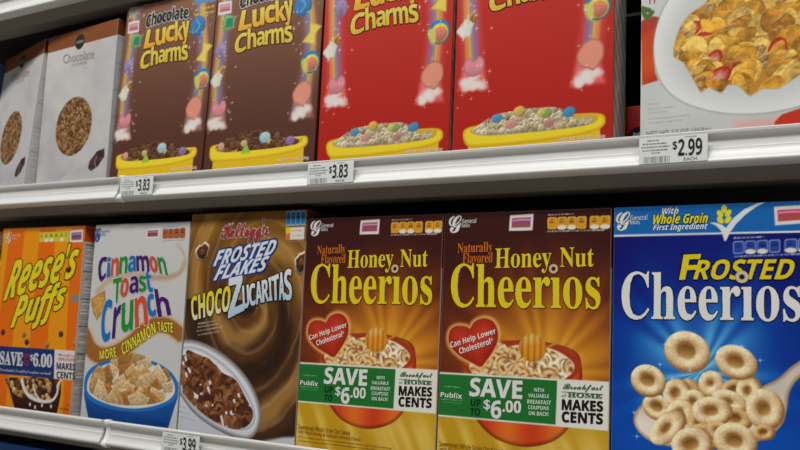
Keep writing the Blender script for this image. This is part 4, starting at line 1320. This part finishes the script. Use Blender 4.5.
# ================================================================= STRAWBERRY FLAKES (white box)
def strawberry_box():
    P = Panel(192, 274, color=rgb(206, 210, 206))
    U, V = P.U, P.V
    P.C = mix(rgb(212, 214, 210), rgb(190, 194, 190), fbm(U, V, 50, 14))
    P.part('strawberry_picture', True)
    P.poly([(-1.1,132.0),(5.0,137.5),(14.3,138.2),(22.4,132.7),(24.5,123.9),(21.5,118.1),(-1.0,114.9)], rgb(170, 60, 44), curve=True, soft=1)
    for a in [(0.8,148.9),(8.1,145.6),(15.2,145.5)], [(7.1,138.3),(11.2,143.0),(16.2,146.4)], [(5.0,138.6),(1.9,145.5),(-1.3,151.4)]:
        P.stroke([a[1], a[0]], (5, 2), rgb(80, 110, 50), curve=False)
    P.poly([(-0.1,127.6),(20.4,125.6),(17.5,112.3),(13.5,95.9),(14.7,79.0),(17.8,70.2),(1.5,66.8)], lambda u, v, d: mix(rgb(176, 44, 20), rgb(216, 88, 30), noise2(u, v, 22, 5)), soft=.8)
    P.part('strawberry_picture', True)
    P.poly([(90.9,21.1),(132.1,21.3),(132.0,9.7),(90.9,11.2)], rgb(226, 176, 168), soft=4)
    P.poly([(127.7,17.8),(133.8,24.0),(149.4,28.3),(174.6,33.3),(174.2,0.6),(124.9,4.5)], rgb(200, 52, 30), soft=.8)
    P.part('plate_picture')
    c = [(98.6,113.0),(14.1,91.6),(96.4,27.5)]
    pl = [(35.3,164.5),(21.4,141.4),(13.9,114.9),(14.6,89.5),(21.8,67.7),(35.8,50.6),(57.2,38.2),(82.6,30.3),(110.0,27.2),(132.1,28.0),(154.5,32.5),(174.8,40.8),(191.6,69.0),(193.2,164.1),(59.0,200.4)]
    P.poly(pl, rgb(150, 150, 150), soft=1.5, curve=True, grow=.8)
    P.poly(pl, lambda u, v, d: mix(rgb(226, 228, 226), rgb(200, 204, 202), np.clip((d - 3) / 22, 0, 1)), soft=.8, curve=True)
    hp = [(64.8,143.8),(49.3,134.9),(40.5,123.7),(36.5,113.8),(33.6,101.7),(33.6,93.3),(43.5,85.8),(51.4,70.5),(60.1,53.2),(67.7,58.4),(79.0,50.1),(85.5,58.4),(94.7,57.4),(105.6,44.3),(116.4,51.0),(130.6,49.5),(149.7,60.8),(175.1,61.6),(192.6,125.8),(168.3,178.7),(78.2,175.7)]
    P.poly(hp, rgb(190, 136, 50), curve=False, soft=1.5)

    def fl(p, k):
        r = P.rnd.random()
        if r < .1:
            a, b = P.rnd.uniform(11, 15), P.rnd.uniform(0, 3)
            P.ell(p, a, a * .6, lambda X, Y, q: mix(rgb(232, 170, 150), rgb(186, 46, 30), np.clip(q * 1.6 - .4, 0, 1)) * (.8 + .3 * noise2(X * a, Y * a, 2, k))[..., None], b)
        elif r < .25:
            for _ in range(7):
                P.flake((p[0] + P.rnd.uniform(-7, 7), p[1] + P.rnd.uniform(-7, 7)), 3.6, rgb(216, 172, 110), k + _, 1.3, .9)
        else:
            P.sheet(p, P.rnd.uniform(11, 18), [rgb(216, 160, 58), rgb(200, 142, 46), rgb(226, 184, 92), rgb(190, 130, 44)][k % 4], k)
    P.pile(hp, 210, fl, curve=False)
    P.part(None)
    for k, (a, b) in enumerate(zip([(7.8,46.2),(7.8,41.4),(7.9,37.2),(7.9,30.6),(8.0,26.4)], [(19.9,46.0),(35.8,41.2),(27.9,37.0),(49.5,31.3),(41.8,26.9)])):
        P.greek(a, b, 1.7, rgb(160, 164, 160), k, .7)
    root = empty('cereal_box')
    parts, fr = carton(root, P, .058, nutrition_side(rgb(206, 208, 206), 20, rgb(206, 208, 206)), rgb(222, 222, 220), rgb(206, 208, 206))
    T = Text(frame=fr)
    T.add('NET WT 13 OZ (368g)', [(6.5,18.2),(69.1,17.8),(69.1,11.0),(6.5,11.8)], rgb(140, 144, 140), 'sans')
    T.build('weight_lettering', root)
    T = Text(frame=fr)
    T.add('TI', [(5.3,165.4),(14.1,165.0),(14.2,152.1),(5.9,152.6)], rgb(190, 60, 44), 'plain')
    T.build('title_lettering', root)
    return root


def red_lying_box():
    P = Panel(120, 62, color=rgb(166, 34, 32))
    P.C = mix(rgb(170, 34, 34), rgb(196, 66, 60), np.clip((P.V - 30) / 32, 0, 1) * fbm(P.U, P.V, 20, 3) * 1.5)
    P.part('round_emblem')
    P.ell([(25.2,27.6)][0], 13, 11, rgb(24, 24, 24))
    P.part(None)
    root = empty('food_box')
    parts, fr = carton(root, P, .19, nutrition_side(rgb(170, 34, 32), 62, rgb(170, 34, 32)), rgb(150, 30, 28), rgb(170, 34, 32))
    T = Text(frame=fr)
    T.add('Publix', [(18.0,32.7),(31.7,32.4),(31.7,26.7),(18.1,27.1)], WHT, 'bold')
    T.build('emblem_lettering', parts['round_emblem'])
    return root


def pale_blue_box():
    P = Panel(180, 258)
    P.C[:] = mix(rgb(178, 200, 224), rgb(150, 184, 222), np.clip((P.V - 160) / 90, 0, 1))
    P.C = mix(P.C, rgb(216, 220, 222), np.clip((170 - P.V) / 20, 0, 1) * .7)
    P.poly(rect(0, 180, 196, 200), WHT)
    P.poly(rect(0, 180, 172, 174), WHT)
    root = empty('cereal_box')
    carton(root, P, .058, nutrition_side(rgb(88, 122, 168), 60, rgb(200, 204, 208)), rgb(190, 200, 210), rgb(88, 122, 168))
    return root


def low_blue_box():
    P = Panel(246, 276, 1.2)
    P.C[:] = mix(rgb(46, 96, 176), rgb(30, 60, 140), (240 - P.V) / 120)
    root = empty('cereal_box')
    parts, fr = carton(root, P, .062, nutrition_side(rgb(20, 50, 110), 60, rgb(200, 204, 208)), rgb(60, 90, 150), rgb(24, 60, 124))
    T = Text(frame=fr)
    logo(T, rect(94, 110, 244, 268), rect(112, 128, 258, 265), rect(112, 122, 249, 256), WHT)
    T.build('maker_logo', root)
    return root


def put(root, loc, rz, label, group=None, cat='box'):
    root.location = loc
    root.rotation_euler = rz if isinstance(rz, tuple) else (0, 0, rz)
    tag(root, label, cat, group)
    return root


LO, UP = -.0084, .3346
h = honey_box()
put(h, (.1867, 0, LO), 0, 'maroon and gold box of honey ring cereal touching the blue box', 'maroon honey ring cereal boxes')
put(copy_tree(h), (-.0097, 0, LO), 0, 'maroon and gold box of honey ring cereal beside the brown chocolate swirl box', 'maroon honey ring cereal boxes')
b = blue_box()
put(b, (.3834, 0, LO), 0, 'deep blue box with a spoonful of frosted oat rings at lower right')
put(low_blue_box(), (-.640, 0, -.3344), 0, 'top edge of a blue box on the shelf below, lower left corner')
put(swirl_box(), (-.2096, 0, LO), 0, 'brown swirled box of chocolate flakes in a white bowl')
put(cinnamon_box(), (-.4057, 0, LO), 0, 'white box with multicoloured letters and a blue bowl of cinnamon squares')
o = orange_box()
put(o, (-.629, 0, LO), 0, 'orange striped box with yellow lettering and a navy coupon strip', 'orange striped cereal boxes')
put(copy_tree(o), (-.845, .03, LO), 0, 'second orange striped box, a sliver of it cut off by the left edge', 'orange striped cereal boxes')
c = charm_box(True)
put(c, (-.3784, -.0057, UP + .0014), (-.0286, .0073, -.0169), 'brown box of chocolate marshmallow cereal beside the white granola box', 'brown marshmallow cereal boxes')
put(copy_tree(c), (-.1906, -.006, UP + .0012), (-.0237, -.0051, .0155), 'brown box of chocolate marshmallow cereal touching a red box', 'brown marshmallow cereal boxes')
c = charm_box(False)
put(c, (.193, 0, UP), 0, 'red box of marshmallow cereal with its grey side showing beside the dark gap', 'red marshmallow cereal boxes')
put(copy_tree(c), (.0003, 0, UP), 0, 'red box of marshmallow cereal touching a brown box', 'red marshmallow cereal boxes')
g = granola_box()
put(g, (-.580, .0166, UP), math.radians(-5.04), 'white granola box with a brown top band touching a brown marshmallow cereal box', 'white granola boxes')
put(copy_tree(g), (-.7790, .0567, UP + .0036), (math.radians(-3.5), 0, math.radians(-15.8)), 'white granola box turned sideways near the left edge of the middle shelf', 'white granola boxes')
put(strawberry_box(), (.4095, 0, UP), 0, 'white box with a plate of strawberries and corn flakes at upper right')
put(red_lying_box(), (.367, .06, UP), 0, 'low red box with a round black emblem deep in the dark gap')
put(pale_blue_box(), (-.9655, .082, UP), math.radians(-5), 'pale blue box cut off by the left edge behind the white granola box')

# ---------------------------------------------------------------- price tags in the rails


def price_tag(x, z, price, label, wdt=62, skew=0, rx=0.):
    P = Panel(wdt, 26, .5, color=rgb(222, 224, 222))
    P.names = ['tag_card']
    for k, (v, a, b) in enumerate(((23, 8, 19), (19.8, 3.5, 27), (16.6, 2, 30), (13.4, 3, 28), (10.6, 12, 20))):
        P.greek((a, v), (b, v), 1.5, rgb(70, 72, 72), k, .8)
    P.greek((44, 24.3), (55, 24.3), 1.2, rgb(70, 72, 72), 9)
    r = random.Random(5)
    u = 5.
    while u < 29:
        w_ = r.uniform(.3, 1.)
        P.poly(rect(u, u + w_, .6, 7.2), rgb(110, 114, 118), soft=.2, curve=False)
        u += w_ + r.uniform(.4, 1.)
    t = empty('price_tag', (x, -.0291, z))
    tag(t, label, 'price tag', 'paper price tags in the shelf rails')
    t.rotation_euler = (rx, 0, 0)
    fr = lambda u, v: np.stack([u / 1000, 0 * u, v / 1000], -1)
    c = emit(P, t, fr, INKP)['tag_card']
    s = c.modifiers.new('thickness', 'SOLIDIFY')
    s.thickness = .0004
    s.offset = -1
    T = Text(frame=fr)
    T.add('$', rect(32.3, 36.8, 12, 21), rgb(30, 30, 32), 'bold')
    T.add(price, rect(37.6, 60, 6.2, 22.6), rgb(34, 34, 36), 'bold')
    T.add('EACH', rect(43, 55, 1.4, 4.4), rgb(70, 70, 72), 'sans')
    T.build('price_lettering', t, INKP)
    return t


price_tag(.4170, .3130, '2.99', 'white price tag reading 2.99 under the strawberry flakes box', 65)
price_tag(.0090, .3134, '3.83', 'white price tag reading 3.83 where the brown and red marshmallow boxes meet', 68)
price_tag(-.3255, .3134, '3.83', 'white price tag reading 3.83 beside the rail joint under the brown boxes', 66)
price_tag(-.2065, -.0296, '3.99', 'white price tag reading 3.99 on the lower rail under the brown swirled box', 66)
